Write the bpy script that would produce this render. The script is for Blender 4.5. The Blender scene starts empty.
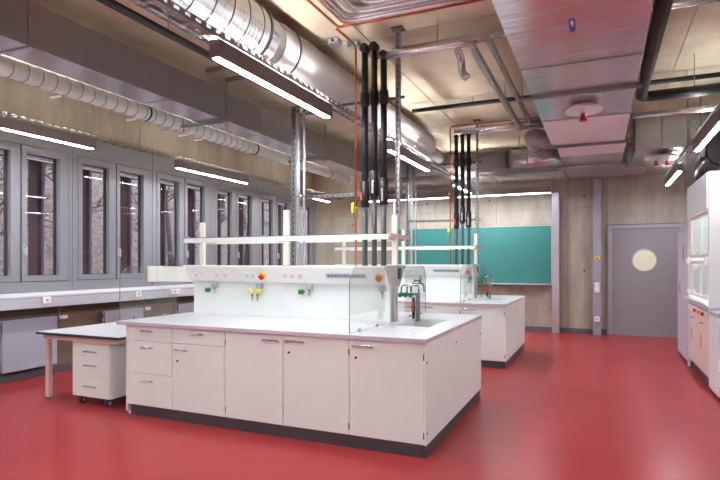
import bpy, bmesh, math, random
from mathutils import Vector, Matrix

random.seed(7)
S = bpy.context.scene
COL = S.collection

# ------------------------------------------------------------------ camera, world, exposure
FPX, YAW, HORIZON, CAM_H = 541.5, 0.4174, 262.8, 1.47
cam_data = bpy.data.cameras.new('camera')
cam_data.sensor_fit = 'HORIZONTAL'
cam_data.sensor_width = 36.0
cam_data.lens = 36.0 * FPX / 720.0
cam_data.shift_y = (HORIZON - 240.0) / 720.0      # horizon lies below the middle of the frame
cam_data.clip_start = 0.05
camera = bpy.data.objects.new('camera', cam_data)
COL.objects.link(camera)
camera.location = (0, 0, CAM_H)
camera.rotation_euler = (math.pi / 2, 0, YAW)
S.camera = camera

world = bpy.data.worlds.new('world')
S.world = world
world.use_nodes = True
bg = world.node_tree.nodes['Background']
bg.inputs['Color'].default_value = (0.80, 0.88, 1.0, 1)
bg.inputs['Strength'].default_value = 1.1

S.view_settings.view_transform = 'Standard'
S.view_settings.look = 'None'
S.view_settings.gamma = 1.0
S.view_settings.exposure = 2.42
S.view_settings.use_curve_mapping = False
LAMP_POWER = 34.0
# light of each luminaire row: (down, up through the open tray)
ROWS = {'middle': (1.4, 4.0), 'window': (0.85, 0.9), 'right': (0.8, 0.35), 'back': (0.6, 0.1)}

# ------------------------------------------------------------------ materials
def srgb(r, g, b):
    def f(c):
        c /= 255.0
        return c / 12.92 if c <= 0.04045 else ((c + 0.055) / 1.055) ** 2.4
    return (f(r), f(g), f(b), 1)

MATS = {}
def mat(name, rgb, rough=0.5, metal=0.0, var=0.0, scale=4.0, bump=0.0, bscale=40.0, stretch=(1, 1, 1),
        coat=0.0, rgb2=None, spec=0.5, rvar=0.0):
    m = bpy.data.materials.new(name)
    m.use_nodes = True
    nt = m.node_tree
    b = nt.nodes['Principled BSDF']
    b.inputs['Base Color'].default_value = srgb(*rgb)
    b.inputs['Roughness'].default_value = rough
    b.inputs['Metallic'].default_value = metal
    b.inputs['Specular IOR Level'].default_value = spec
    if coat:
        b.inputs['Coat Weight'].default_value = coat
        b.inputs['Coat Roughness'].default_value = 0.12
    if var or bump or rvar:
        tc = nt.nodes.new('ShaderNodeTexCoord')
        mp = nt.nodes.new('ShaderNodeMapping')
        mp.inputs['Scale'].default_value = stretch
        geo = nt.nodes.new('ShaderNodeNewGeometry')
        nt.links.new(geo.outputs['Position'], mp.inputs['Vector'])
    if var:
        n = nt.nodes.new('ShaderNodeTexNoise')
        n.inputs['Scale'].default_value = scale
        n.inputs['Detail'].default_value = 6
        n.inputs['Roughness'].default_value = 0.62
        nt.links.new(mp.outputs['Vector'], n.inputs['Vector'])
        r = nt.nodes.new('ShaderNodeValToRGB')
        c = srgb(*rgb)
        c2 = srgb(*rgb2) if rgb2 else tuple(x * (1 - var) for x in c[:3]) + (1,)
        r.color_ramp.elements[0].position = 0.32
        r.color_ramp.elements[1].position = 0.68
        r.color_ramp.elements[0].color = c2
        r.color_ramp.elements[1].color = c
        nt.links.new(n.outputs['Fac'], r.inputs['Fac'])
        nt.links.new(r.outputs['Color'], b.inputs['Base Color'])
        if rvar:
            mr = nt.nodes.new('ShaderNodeMapRange')
            mr.inputs['To Min'].default_value = max(0.02, rough - rvar)
            mr.inputs['To Max'].default_value = rough + rvar
            nt.links.new(n.outputs['Fac'], mr.inputs['Value'])
            nt.links.new(mr.outputs['Result'], b.inputs['Roughness'])
    if bump:
        n2 = nt.nodes.new('ShaderNodeTexNoise')
        n2.inputs['Scale'].default_value = bscale
        n2.inputs['Detail'].default_value = 4
        nt.links.new(mp.outputs['Vector'], n2.inputs['Vector'])
        bp = nt.nodes.new('ShaderNodeBump')
        bp.inputs['Strength'].default_value = bump
        bp.inputs['Distance'].default_value = 0.01
        nt.links.new(n2.outputs['Fac'], bp.inputs['Height'])
        nt.links.new(bp.outputs['Normal'], b.inputs['Normal'])
    MATS[name] = m
    return m

def emissive(name, rgb, strength):
    m = bpy.data.materials.new(name)
    m.use_nodes = True
    nt = m.node_tree
    nt.nodes.remove(nt.nodes['Principled BSDF'])
    e = nt.nodes.new('ShaderNodeEmission')
    e.inputs['Color'].default_value = srgb(*rgb)
    e.inputs['Strength'].default_value = strength
    nt.links.new(e.outputs[0], nt.nodes['Material Output'].inputs['Surface'])
    MATS[name] = m

def clear_glass(name, tint, refl=1.0):
    m = bpy.data.materials.new(name)
    m.use_nodes = True
    nt = m.node_tree
    nt.nodes.remove(nt.nodes['Principled BSDF'])
    t = nt.nodes.new('ShaderNodeBsdfTransparent')
    t.inputs['Color'].default_value = tint + (1,)
    g = nt.nodes.new('ShaderNodeBsdfGlossy')
    g.inputs['Roughness'].default_value = 0.01
    g.inputs['Color'].default_value = (refl, refl, refl, 1)
    lw = nt.nodes.new('ShaderNodeLayerWeight')          # Schlick reflectance, the same for both faces of the pane
    pw = nt.nodes.new('ShaderNodeMath'); pw.operation = 'POWER'; pw.inputs[1].default_value = 5.0
    ma = nt.nodes.new('ShaderNodeMath'); ma.operation = 'MULTIPLY_ADD'; ma.inputs[1].default_value = 0.96; ma.inputs[2].default_value = 0.04
    mx = nt.nodes.new('ShaderNodeMixShader')
    lw.inputs['Blend'].default_value = 0.5
    nt.links.new(lw.outputs['Facing'], pw.inputs[0])
    nt.links.new(pw.outputs[0], ma.inputs[0])
    nt.links.new(ma.outputs[0], mx.inputs[0])
    nt.links.new(t.outputs[0], mx.inputs[1])
    nt.links.new(g.outputs[0], mx.inputs[2])
    nt.links.new(mx.outputs[0], nt.nodes['Material Output'].inputs['Surface'])
    MATS[name] = m

mat('floor_red', (160, 56, 58), 0.27, var=0.12, scale=1.3, spec=0.13)
mat('concrete', (216, 207, 180), 0.85, var=0.30, scale=1.6, bump=0.12, bscale=22, stretch=(1, 1, 0.6))
mat('concrete_wall', (177, 169, 154), 0.85, var=0.34, scale=2.2, bump=0.15, bscale=20, stretch=(1.6, 1.6, 0.35))
mat('concrete_low', (132, 116, 98), 0.85, var=0.25, scale=3, bump=0.1)
mat('joint_dark', (90, 78, 64), 0.9)
mat('white_paint', (222, 220, 216), 0.7, var=0.04)
mat('facade_grey', (134, 135, 142), 0.42, var=0.05, scale=3)
mat('groove', (52, 52, 58), 0.7)
mat('trunking', (190, 194, 200), 0.35, var=0.03)
mat('radiator', (168, 176, 190), 0.4, var=0.03)
mat('baseboard', (92, 92, 102), 0.6, var=0.1)
mat('cabinet', (228, 238, 233), 0.42, var=0.02)
mat('cabinet_edge', (150, 120, 96), 0.6)
mat('plinth', (70, 68, 72), 0.5, var=0.12, scale=8)
mat('worktop', (206, 208, 212), 0.28, var=0.04, scale=60)
mat('worktop_edge', (196, 184, 190), 0.4)
mat('desk_edge', (50, 54, 70), 0.5)
mat('desk_frame', (214, 190, 182), 0.45)
mat('sink', (222, 228, 225), 0.3, var=0.05)
mat('media_white', (236, 238, 232), 0.38, var=0.02)
mat('media_panel', (226, 234, 230), 0.30, var=0.03)
mat('end_cap', (186, 186, 178), 0.45)
mat('rack_cream', (232, 228, 214), 0.45)
mat('rack_beige', (190, 174, 160), 0.5)
mat('steel', (200, 202, 204), 0.25, metal=1.0)
mat('handle_metal', (186, 186, 190), 0.25, metal=0.9)
mat('chrome', (170, 172, 176), 0.12, metal=1.0)
mat('strut', (150, 152, 150), 0.45, metal=0.9, var=0.15, scale=12)
mat('strut_dark', (96, 92, 90), 0.5, metal=0.6, var=0.15, scale=12)
mat('galvanised', (206, 208, 212), 0.26, metal=0.8, var=0.14, scale=5, bump=0.05, bscale=5, stretch=(1, 1, 1), rvar=0.05)
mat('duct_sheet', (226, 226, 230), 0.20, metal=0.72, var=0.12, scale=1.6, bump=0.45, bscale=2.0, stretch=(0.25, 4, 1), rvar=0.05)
mat('duct_floor_pink', (244, 226, 230), 0.35, metal=0.35, var=0.04, scale=2)  # pale pink tint putting the red floor's reflection into the sheet colour
mat('duct_side', (156, 158, 156), 0.42, metal=0.5, var=0.12, scale=2)  # darker copy of the duct metal, shade painted into the side faces
mat('spiral', (226, 228, 228), 0.24, metal=0.8, var=0.08, scale=6)
mat('seam', (84, 82, 80), 0.5, metal=0.7)
mat('flexible', (232, 247, 247), 0.4, metal=0.0, var=0.1, scale=10)
mat('insulation', (184, 182, 180), 0.62, var=0.14, scale=3, bump=0.25, bscale=5)
mat('insulation_grey', (150, 144, 142), 0.6, var=0.12, scale=3)
mat('cladding', (214, 214, 216), 0.26, metal=0.75, var=0.1, scale=8)
mat('pipe_grey', (190, 190, 196), 0.4, metal=0.5, var=0.06)
mat('copper', (196, 110, 70), 0.35, metal=0.9, var=0.1, scale=20)
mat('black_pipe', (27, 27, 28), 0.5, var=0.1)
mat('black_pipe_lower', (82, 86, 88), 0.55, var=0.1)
mat('black_duct', (30, 29, 29), 0.4, var=0.1)
mat('lamp_body', (128, 118, 110), 0.45, metal=0.3)
mat('lamp_body_light', (150, 146, 142), 0.45, metal=0.3)
for row_, (dn_, up_) in ROWS.items():
    emissive('lamp_light_' + row_, (244, 246, 255), LAMP_POWER * dn_)
    emissive('lamp_uplight_' + row_, (250, 248, 246), LAMP_POWER * up_)
emissive('corridor_light', (255, 246, 226), 14.0)
emissive('hood_light', (250, 252, 250), 12.0)
mat('shield', (240, 238, 240), 0.2, metal=0.3)
mat('tray', (150, 146, 138), 0.4, metal=0.8, var=0.2, scale=15)
mat('cable', (170, 172, 186), 0.5)
mat('board_green', (50, 124, 118), 0.45, var=0.14, scale=1.2)
mat('alu', (196, 192, 202), 0.32, metal=0.75, var=0.04)
mat('door_grey', (140, 136, 140), 0.5, var=0.05)
mat('frame_grey', (158, 152, 164), 0.45)
mat('column_grey', (152, 148, 160), 0.45, var=0.04)
mat('tall_cabinet', (196, 188, 204), 0.45, var=0.03)
mat('hood_white', (226, 232, 232), 0.4, var=0.02)
mat('hood_pink', (226, 206, 198), 0.45)
mat('hood_inside', (226, 232, 228), 0.4)
mat('plastic_white', (240, 238, 236), 0.4)
mat('plastic_grey', (172, 176, 178), 0.45)
mat('outlet_grey', (208, 208, 206), 0.45)
mat('column_dark', (100, 104, 108), 0.45)
mat('label_grey', (176, 182, 190), 0.4)
mat('ink', (70, 74, 82), 0.6)
mat('red', (196, 34, 30), 0.4)
mat('orange_red', (220, 72, 44), 0.4)
mat('yellow', (232, 200, 30), 0.45)
mat('pale_yellow', (226, 226, 90), 0.45)
mat('amber', (214, 160, 60), 0.5)
mat('green', (20, 120, 50), 0.4)
mat('dark_green', (14, 90, 60), 0.5)
mat('blue', (40, 90, 180), 0.5)
mat('brass', (150, 130, 90), 0.35, metal=0.9)
mat('rubber', (44, 44, 48), 0.7)
mat('hub', (150, 150, 158), 0.5)
mat('glass_edge', (96, 150, 134), 0.2)
clear_glass('glass', (0.955, 0.975, 0.965))
clear_glass('window_glass', (0.93, 0.93, 0.93), 0.45)
mat('porthole', (236, 232, 218), 0.25)
mat('maroon', (62, 28, 30), 0.6, var=0.2)
mat('fin_side', (126, 96, 140), 0.5)
mat('bark', (78, 62, 60), 0.9, var=0.3, scale=12)
mat('earth', (116, 98, 94), 0.95, var=0.5, scale=9, bump=0.5, bscale=8, rgb2=(48, 39, 39))
mat('leaf', (120, 106, 88), 0.8, var=0.4, scale=6)

# ------------------------------------------------------------------ mesh helpers
ORG = {}            # world origin of every object made here
def worg(o):
    return ORG[o.name]

class MB:
    def __init__(self):
        self.v, self.f, self.mi, self.sm = [], [], [], []
    def _add(self, vs, fs, mi=0, smooth=False):
        o = len(self.v)
        self.v += [tuple(p) for p in vs]
        for f in fs:
            self.f.append(tuple(i + o for i in f)); self.mi.append(mi); self.sm.append(smooth)
        return self
    def box(self, x0, x1, y0, y1, z0, z1, mi=0):
        if x0 > x1: x0, x1 = x1, x0
        if y0 > y1: y0, y1 = y1, y0
        if z0 > z1: z0, z1 = z1, z0
        vs = [(x0, y0, z0), (x1, y0, z0), (x1, y1, z0), (x0, y1, z0), (x0, y0, z1), (x1, y0, z1), (x1, y1, z1), (x0, y1, z1)]
        fs = [(0, 3, 2, 1), (4, 5, 6, 7), (0, 1, 5, 4), (1, 2, 6, 5), (2, 3, 7, 6), (3, 0, 4, 7)]
        return self._add(vs, fs, mi)
    def cbox(self, x0, x1, y0, y1, z0, z1, c=0.003, mi=0):
        """box with chamfered edges"""
        bm = bmesh.new()
        bmesh.ops.create_cube(bm, size=1)
        for w in bm.verts:
            w.co = Vector(((x0 + x1) / 2 + w.co.x * (x1 - x0), (y0 + y1) / 2 + w.co.y * (y1 - y0), (z0 + z1) / 2 + w.co.z * (z1 - z0)))
        bmesh.ops.bevel(bm, geom=list(bm.edges), offset=c, segments=1, affect='EDGES')
        bm.verts.index_update()
        bmesh.ops.recalc_face_normals(bm, faces=bm.faces)
        self._add([w.co for w in bm.verts], [[w.index for w in f.verts] for f in bm.faces], mi)
        bm.free()
        return self
    def prism(self, poly, axis, a, b, mi=0, smooth=False):
        """poly: 2-D outline in the two other axes (in x,y,z order), extruded from a to b along axis"""
        n = len(poly)
        def P(p, t):
            if axis == 'x': return (t, p[0], p[1])
            if axis == 'y': return (p[0], t, p[1])
            return (p[0], p[1], t)
        vs = [P(p, a) for p in poly] + [P(p, b) for p in poly]
        fs = [tuple(range(n))[::-1], tuple(range(n, 2 * n))]
        self._add(vs, fs, mi)
        side = [(i, (i + 1) % n, n + (i + 1) % n, n + i) for i in range(n)]
        o = len(self.v) - 2 * n
        for s in side:
            self.f.append(tuple(i + o for i in s)); self.mi.append(mi); self.sm.append(smooth)
        return self
    def cyl(self, p, q, r, n=16, r2=None, mi=0, smooth=True, caps=True):
        return self.lathe(p, q, [(0, r), (1, r if r2 is None else r2)], n, mi, smooth, caps)
    def lathe(self, p, q, prof, n=24, mi=0, smooth=True, caps=True):
        """prof: list of (t in 0..1 along p->q, radius)"""
        p, q = Vector(p), Vector(q)
        d = q - p
        w = d.normalized()
        u = w.orthogonal().normalized()
        if abs(w.z) < 0.9: u = w.cross(Vector((0, 0, 1))).normalized()
        t = w.cross(u)
        vs, fs = [], []
        for (a, r) in prof:
            c = p + d * a
            for k in range(n):
                g = 2 * math.pi * k / n
                vs.append(c + (u * math.cos(g) + t * math.sin(g)) * r)
        for i in range(len(prof) - 1):
            for k in range(n):
                k2 = (k + 1) % n
                fs.append((i * n + k, i * n + k2, (i + 1) * n + k2, (i + 1) * n + k))
        o = len(self.v)
        self._add(vs, fs, mi, smooth)
        if caps:
            self.f.append(tuple(o + k for k in range(n))[::-1]); self.mi.append(mi); self.sm.append(False)
            m = o + (len(prof) - 1) * n
            self.f.append(tuple(m + k for k in range(n))); self.mi.append(mi); self.sm.append(False)
        return self
    def tube(self, path, r, bend=0.0, n=12, mi=0, caps=True, seg=5):
        pts = [Vector(p) for p in path]
        if bend > 0 and len(pts) > 2:
            out = [pts[0]]
            for i in range(1, len(pts) - 1):
                a, b, c = pts[i - 1], pts[i], pts[i + 1]
                d1, d2 = (a - b), (c - b)
                L = min(bend, d1.length * 0.49, d2.length * 0.49)
                s, e = b + d1.normalized() * L, b + d2.normalized() * L
                for k in range(seg + 1):
                    t = k / seg
                    out.append(s * (1 - t) ** 2 + b * 2 * t * (1 - t) + e * t ** 2)
            out.append(pts[-1])
            pts = out
        vs, fs = [], []
        tan = [(pts[min(i + 1, len(pts) - 1)] - pts[max(i - 1, 0)]).normalized() for i in range(len(pts))]
        u = tan[0].orthogonal().normalized()
        for i, p in enumerate(pts):
            u = (u - tan[i] * u.dot(tan[i])).normalized()
            w = tan[i].cross(u)
            rr = r[i] if isinstance(r, (list, tuple)) else r
            for k in range(n):
                g = 2 * math.pi * k / n
                vs.append(p + (u * math.cos(g) + w * math.sin(g)) * rr)
        for i in range(len(pts) - 1):
            for k in range(n):
                k2 = (k + 1) % n
                fs.append((i * n + k, i * n + k2, (i + 1) * n + k2, (i + 1) * n + k))
        o = len(self.v)
        self._add(vs, fs, mi, True)
        if caps:
            m = o + (len(pts) - 1) * n
            self.f.append(tuple(o + k for k in range(n))[::-1]); self.mi.append(mi); self.sm.append(False)
            self.f.append(tuple(m + k for k in range(n))); self.mi.append(mi); self.sm.append(False)
        return self
    def ring(self, ax, a0, a1, outer, inner, mi=0):
        """rectangular frame: outer / inner = (u0,u1,v0,v1) in the two other axes, thickness a0..a1"""
        (u0, u1, v0, v1), (p0, p1, q0, q1) = outer, inner
        for (s0, s1, t0, t1) in ((u0, p0, v0, v1), (p1, u1, v0, v1), (p0, p1, v0, q0), (p0, p1, q1, v1)):
            if s1 - s0 < 1e-6 or t1 - t0 < 1e-6: continue
            if ax == 'x': self.box(a0, a1, s0, s1, t0, t1, mi)
            elif ax == 'y': self.box(s0, s1, a0, a1, t0, t1, mi)
            else: self.box(s0, s1, t0, t1, a0, a1, mi)
        return self
    def build(self, name, m, parent=None, at=None):
        xs = list(zip(*self.v))
        lo = Vector([min(c) for c in xs]); hi = Vector([max(c) for c in xs])
        org = Vector(at) if at is not None else Vector(((lo.x + hi.x) / 2, (lo.y + hi.y) / 2, lo.z))
        me = bpy.data.meshes.new(name)
        me.from_pydata([tuple(Vector(p) - org) for p in self.v], [], self.f)
        for mm in (m if isinstance(m, (list, tuple)) else [m]):
            me.materials.append(MATS[mm])
        me.polygons.foreach_set('material_index', self.mi)
        me.polygons.foreach_set('use_smooth', self.sm)
        bm = bmesh.new(); bm.from_mesh(me)
        bmesh.ops.recalc_face_normals(bm, faces=bm.faces)
        bm.to_mesh(me); bm.free()
        me.update()
        o = bpy.data.objects.new(name, me)
        COL.objects.link(o)
        ORG[o.name] = org
        if parent is not None:
            o.parent = parent
            o.location = org - worg(parent)
        else:
            o.location = org
        return o

def tag(o, label=None, cat=None, group=None, kind=None):
    if label: o['label'] = label
    if cat: o['category'] = cat
    if group: o['group'] = group
    if kind: o['kind'] = kind
    return o

def thing(name, loc, label=None, cat=None, group=None, kind=None):
    o = bpy.data.objects.new(name, None)
    o.empty_display_size = 0.1
    COL.objects.link(o)
    o.location = loc
    ORG[o.name] = Vector(loc)
    return tag(o, label, cat, group, kind)

def copy_tree(o, parent=None, shift=(0, 0, 0), label=None):
    c = o.copy()
    COL.objects.link(c)
    c.parent = parent
    if parent is None:
        c.location = Vector(o.location) + Vector(shift)
    ORG[c.name] = worg(o) + Vector(shift)
    if label: c['label'] = label
    for ch in list(o.children):
        copy_tree(ch, c, shift)
    return c

# ================================================================== THE ROOM SHELL
XL, XR, YF, YB, ZC = -6.70, 2.30, -2.0, 12.20, 3.78
structure = lambda o: tag(o, kind='structure')

structure(MB().box(XL - 0.1, XR + 0.1, YF - 0.1, YB + 0.1, -0.12, 0).build('floor', 'floor_red'))

# ceiling: slab and separate shuttering panels with open joints
ceil = structure(MB().box(XL - 0.1, XR + 0.1, YF - 0.1, YB + 0.1, ZC + 0.02, ZC + 0.2).build('ceiling', 'joint_dark'))
px, py = 1.5, 2.37
nx, ny = 6, 6
pm = None
for i in range(nx):
    for j in range(ny):
        x0, y0 = XL + i * px, YF + j * py
        if pm is None:
            pm = MB().cbox(x0 + 0.004, x0 + px - 0.004, y0 + 0.004, y0 + py - 0.004, ZC - 0.002, ZC + 0.022, 0.003).build('panel', 'concrete', ceil)
            first = pm
        else:
            c = first.copy(); COL.objects.link(c); c.parent = ceil
            c.location = Vector(first.location) + Vector((i * px, j * py, 0))
            ORG[c.name] = worg(first) + Vector((i * px, j * py, 0))

# back wall with panel joints
wb = structure(MB().ring('y', YB + 0.0205, YB + 0.2, (XL - 0.1, XR + 0.1, 0, ZC + 0.02), (0.2, 1.44, 0, 2.17)).build('wall_back', 'joint_dark'))
xs = [XL, -6.33, -4.9, -3.5, -2.1, -0.62, 0.13, 1.51, XR]
for a, b in zip(xs[:-1], xs[1:]):
    z0s = [0.0, 2.62, ZC] if not abs(a - 0.13) < 1e-6 else [2.25, ZC]
    for z0, z1 in zip(z0s[:-1], z0s[1:]):
        MB().cbox(a + 0.003, b - 0.003, YB, YB + 0.022, z0 + 0.002, z1 - 0.002, 0.002).build('panel', 'concrete_wall', wb)
for (x, z) in ((-2.25, 2.85), (-3.7, 2.85), (-0.3, 2.85), (-0.3, 1.3), (1.9, 2.85), (-5.6, 2.4)):
    MB().cyl((x, YB - 0.001, z), (x, YB + 0.004, z), 0.022, 12).build('tie_hole', 'joint_dark', wb)

# left wall: concrete above and below the grey window band
wl = structure(MB().box(XL - 0.25, XL, YF - 0.1, YB + 0.02, 3.235, ZC + 0.02).build('wall_left', 'concrete_wall'))
MB().box(XL - 0.25, XL + 0.02, YF - 0.1, YB + 0.02, 0, 0.90).build('sill_wall', 'concrete_low', wl)
structure(MB().box(XR, XR + 0.15, YF - 0.1, YB + 0.1, 0, ZC + 0.02).build('wall_right', 'white_paint'))
structure(MB().box(XL - 0.1, XR + 0.1, YF - 0.2, YF, 0, ZC + 0.02).build('wall_front', 'white_paint'))
structure(MB().box(XL + 0.021, XL + 0.04, YF, YB - 0.02, 0, 0.10).build('baseboard_left', 'baseboard'))
structure(MB().box(XL + 0.06, 0.12, YB - 0.02, YB - 0.001, 0, 0.10).build('baseboard_back', 'baseboard'))

# ------------------------------------------------------------------ window band
UNIT = 1.466
XW = -6.65                     # face of the grey panels
def window_unit(n, y0, y1, casements):
    w = thing('window_%d' % n, (XW, (y0 + y1) / 2, 1.06), kind='structure')
    lo, hi = casements[0][0], casements[-1][1]
    MB().ring('x', XW - 0.10, XW, (y0 + 0.004, y1 - 0.004, 1.06, 3.235), (lo, hi, 1.225, 2.965)).build('panel', 'facade_grey', w)
    MB().box(XW - 0.1, XW - 0.012, y1 - 0.004, y1 + 0.004, 1.06, 3.235).build('joint', 'groove', w)
    for k, (a, b, g0, g1) in enumerate(casements):
        MB().ring('x', XW - 0.10, XW - 0.025, (a, b, 1.225, 2.965), (a + 0.008, b - 0.008, 1.233, 2.957)).build('gasket', 'groove', w)
        cs = MB().ring('x', XW - 0.09, XW + 0.004, (a + 0.008, b - 0.008, 1.233, 2.957), (g0, g1, 1.305, 2.865)).build('casement', 'facade_grey', w)
        MB().ring('x', XW - 0.088, XW - 0.06, (g0, g1, 1.305, 2.865), (g0 + 0.012, g1 - 0.03, 1.313, 2.857)).build('bead', 'groove', cs)
        MB().box(XW - 0.078, XW - 0.070, g0 + 0.012, g1 - 0.03, 1.313, 2.857).build('pane', 'window_glass', cs)
        if k == 1 or len(casements) == 1:
            hd = MB().cbox(XW + 0.004, XW + 0.016, a + 0.02, a + 0.045, 1.58, 1.70, 0.003)
            hd.cbox(XW + 0.016, XW + 0.05, a + 0.025, a + 0.04, 1.66, 1.68, 0.003).cbox(XW + 0.04, XW + 0.055, a + 0.022, a + 0.043, 1.56, 1.68, 0.004)
            hd.build('handle', 'plastic_grey', cs)
    return w
n = 1
y = 5.216 - 5 * UNIT
while y < 11.0:
    window_unit(n, y, y + UNIT, [(y + 0.083, y + 0.737, y + 0.16, y + 0.61), (y + 0.743, y + 1.413, y + 0.812, y + 1.272)])
    y += UNIT; n += 1
window_unit(n, y, YB - 0.01, [(y + 0.083, YB - 0.10, y + 0.24, YB - 0.24)])
MB().box(XL - 0.02, XW, YF - 0.05, 5.216 - 5 * UNIT - 0.004, 1.06, 3.235).build('filler_panel', 'facade_grey', wl)

# cable trunking on the sill
tr = thing('cable_trunking', (XW + 0.1, 5, 0.90), 'long pale grey cable trunking running under the windows', 'trunking')
tb = MB().prism([(XL + 0.021, 0.905), (XW + 0.20, 0.905), (XW + 0.20, 1.055), (XW + 0.17, 1.09), (XW + 0.001, 1.09), (XW + 0.001, 1.058), (XL + 0.021, 1.058)], 'y', YF + 0.01, YB - 0.03)
tb.build('body', 'trunking', tr)
MB().box(XW + 0.198, XW + 0.202, YF + 0.01, YB - 0.03, 1.028, 1.032).build('groove', 'baseboard', tr)
for yy in (4.0, 8.0):
    MB().box(XW + 0.199, XW + 0.2015, yy, yy + 0.004, 0.905, 1.05).build('joint', 'groove', tr)
def wall_socket(y0, w, label, plugs=1):
    t = thing('wall_socket', (XW + 0.20, y0, 0.95), label, 'socket', 'sockets on the window trunking')
    MB().cbox(XW + 0.2005, XW + 0.225, y0 - w / 2, y0 + w / 2, 0.955, 1.035, 0.004).build('plate', 'plastic_white', t)
    for k in range(plugs):
        c = y0 - w / 2 + w * (k + 0.5) / plugs
        MB().cyl((XW + 0.225, c, 0.995), (XW + 0.227, c, 0.995), 0.02, 14).build('outlet', 'plastic_grey', t)
wall_socket(4.68, 0.11, 'white single socket on the trunking above the leftmost radiator')
wall_socket(6.18, 0.11, 'white single socket on the trunking seen through the bench end screen')
wall_socket(6.95, 0.25, 'white triple socket strip on the trunking left of the bench back', 3)

# wall rails behind the radiators
t = MB().box(XL + 0.021, XL + 0.06, YF + 0.1, YB - 0.05, 0.80, 0.87).build('wall_rail', 'joint_dark')
tag(t, 'dark rail along the wall under the pale trunking', 'rail')

def radiator(y0, label, ln=0.72):
    x0 = XL + 0.07
    r = thing('radiator', (x0, y0, 0.135), label, 'radiator', 'panel radiators under the windows')
    MB().cbox(x0 + 0.055, x0 + 0.075, y0, y0 + ln, 0.135, 0.765, 0.006).build('front_panel', 'radiator', r)
    MB().cbox(x0, x0 + 0.02, y0, y0 + ln, 0.135, 0.765, 0.006).build('back_panel', 'radiator', r)
    f = MB()
    for k in range(18):
        yy = y0 + 0.02 + k * (ln - 0.04) / 17
        f.box(x0 + 0.02, x0 + 0.055, yy - 0.001, yy + 0.001, 0.16, 0.74)
    tag(f.build('fins', 'radiator', r), kind='stuff')
    for yy in (y0 + 0.1, y0 + ln - 0.14): MB().box(x0 - 0.049, x0 - 0.0005, yy, yy + 0.04, 0.5, 0.62).build('bracket', 'plastic_grey', r)
    v = MB().tube([(x0 + 0.037, y0 + ln, 0.70), (x0 + 0.037, y0 + ln + 0.07, 0.70)], 0.012)
    v.tube([(x0 + 0.037, y0 + ln + 0.055, 0.60), (x0 + 0.037, y0 + ln + 0.055, 0.90)], 0.009)
    vv = v.build('valve', 'steel', r)
    MB().lathe((x0 + 0.037, y0 + ln + 0.06, 0.74), (x0 + 0.037, y0 + ln + 0.17, 0.74), [(0, 0.018), (0.3, 0.026), (0.9, 0.026), (1, 0.018)], 14).build('thermostat_head', 'plastic_white', vv)
    for zz in (0.70, 0.2): MB().cyl((x0 + 0.03, y0 - 0.02, zz), (x0 + 0.03, y0, zz), 0.016, 10).build('plug', 'steel', r)
for yy, lb in ((4.20, 'pale grey panel radiator beside the desk leg, nearest along the wall'),
               (5.68, 'pale grey panel radiator above the desk top, second along the wall'), (7.165, 'pale grey panel radiator left of the bench back, third along the wall')):
    radiator(yy, lb)

# ------------------------------------------------------------------ outside: fins, bank, bare trees
k = 0
for i in range(-3, 10):
    yy = 5.24 + i * 0.80
    f = thing('facade_fin', (-7.45, yy, 0.5), 'maroon upright facade fin seen through the window panes', 'fin', 'upright fins outside the windows')
    MB().box(-7.55, -7.35, yy - 0.035, yy + 0.028, 0.5, 2.954).build('post', 'maroon', f)
    MB().box(-7.349, -7.335, yy + 0.03, yy + 0.055, 0.5, 2.954).build('edge_strip', 'fin_side', f)
hr = MB().box(-7.62, -7.28, -2, 14, 2.955, 3.03)
tag(hr.build('facade_rail', 'maroon'), 'maroon facade rail above the windows, outside', 'rail')
hs = MB().prism([(-6.98, 2.855), (-6.86, 2.845), (-6.86, 2.99), (-7.02, 2.99)], 'y', -2, 12.1)  # plain white strip across the heads of the windows
tag(hs.build('head_strip', 'plastic_white'), 'white strip along the window heads, outside', 'blind box')

def bank():
    b = MB(); N, M = 30, 60
    for i in range(N + 1):
        for j in range(M + 1):
            x = -7.9 - i * 0.9
            yv = -8 + j * 0.75
            z = -0.5 + max(0, (-x - 9.0)) * 0.80 + 0.25 * math.sin(yv * 0.7 + x) + random.uniform(-0.12, 0.12)
            b.v.append((x, yv, z))
    for i in range(N):
        for j in range(M):
            a = i * (M + 1) + j
            b.f.append((a, a + 1, a + M + 2, a + M + 1)); b.mi.append(0); b.sm.append(True)
    return b.build('earth_bank', 'earth')
tag(bank(), 'leaf covered earth bank rising outside the windows', 'bank', kind='structure')

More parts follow.
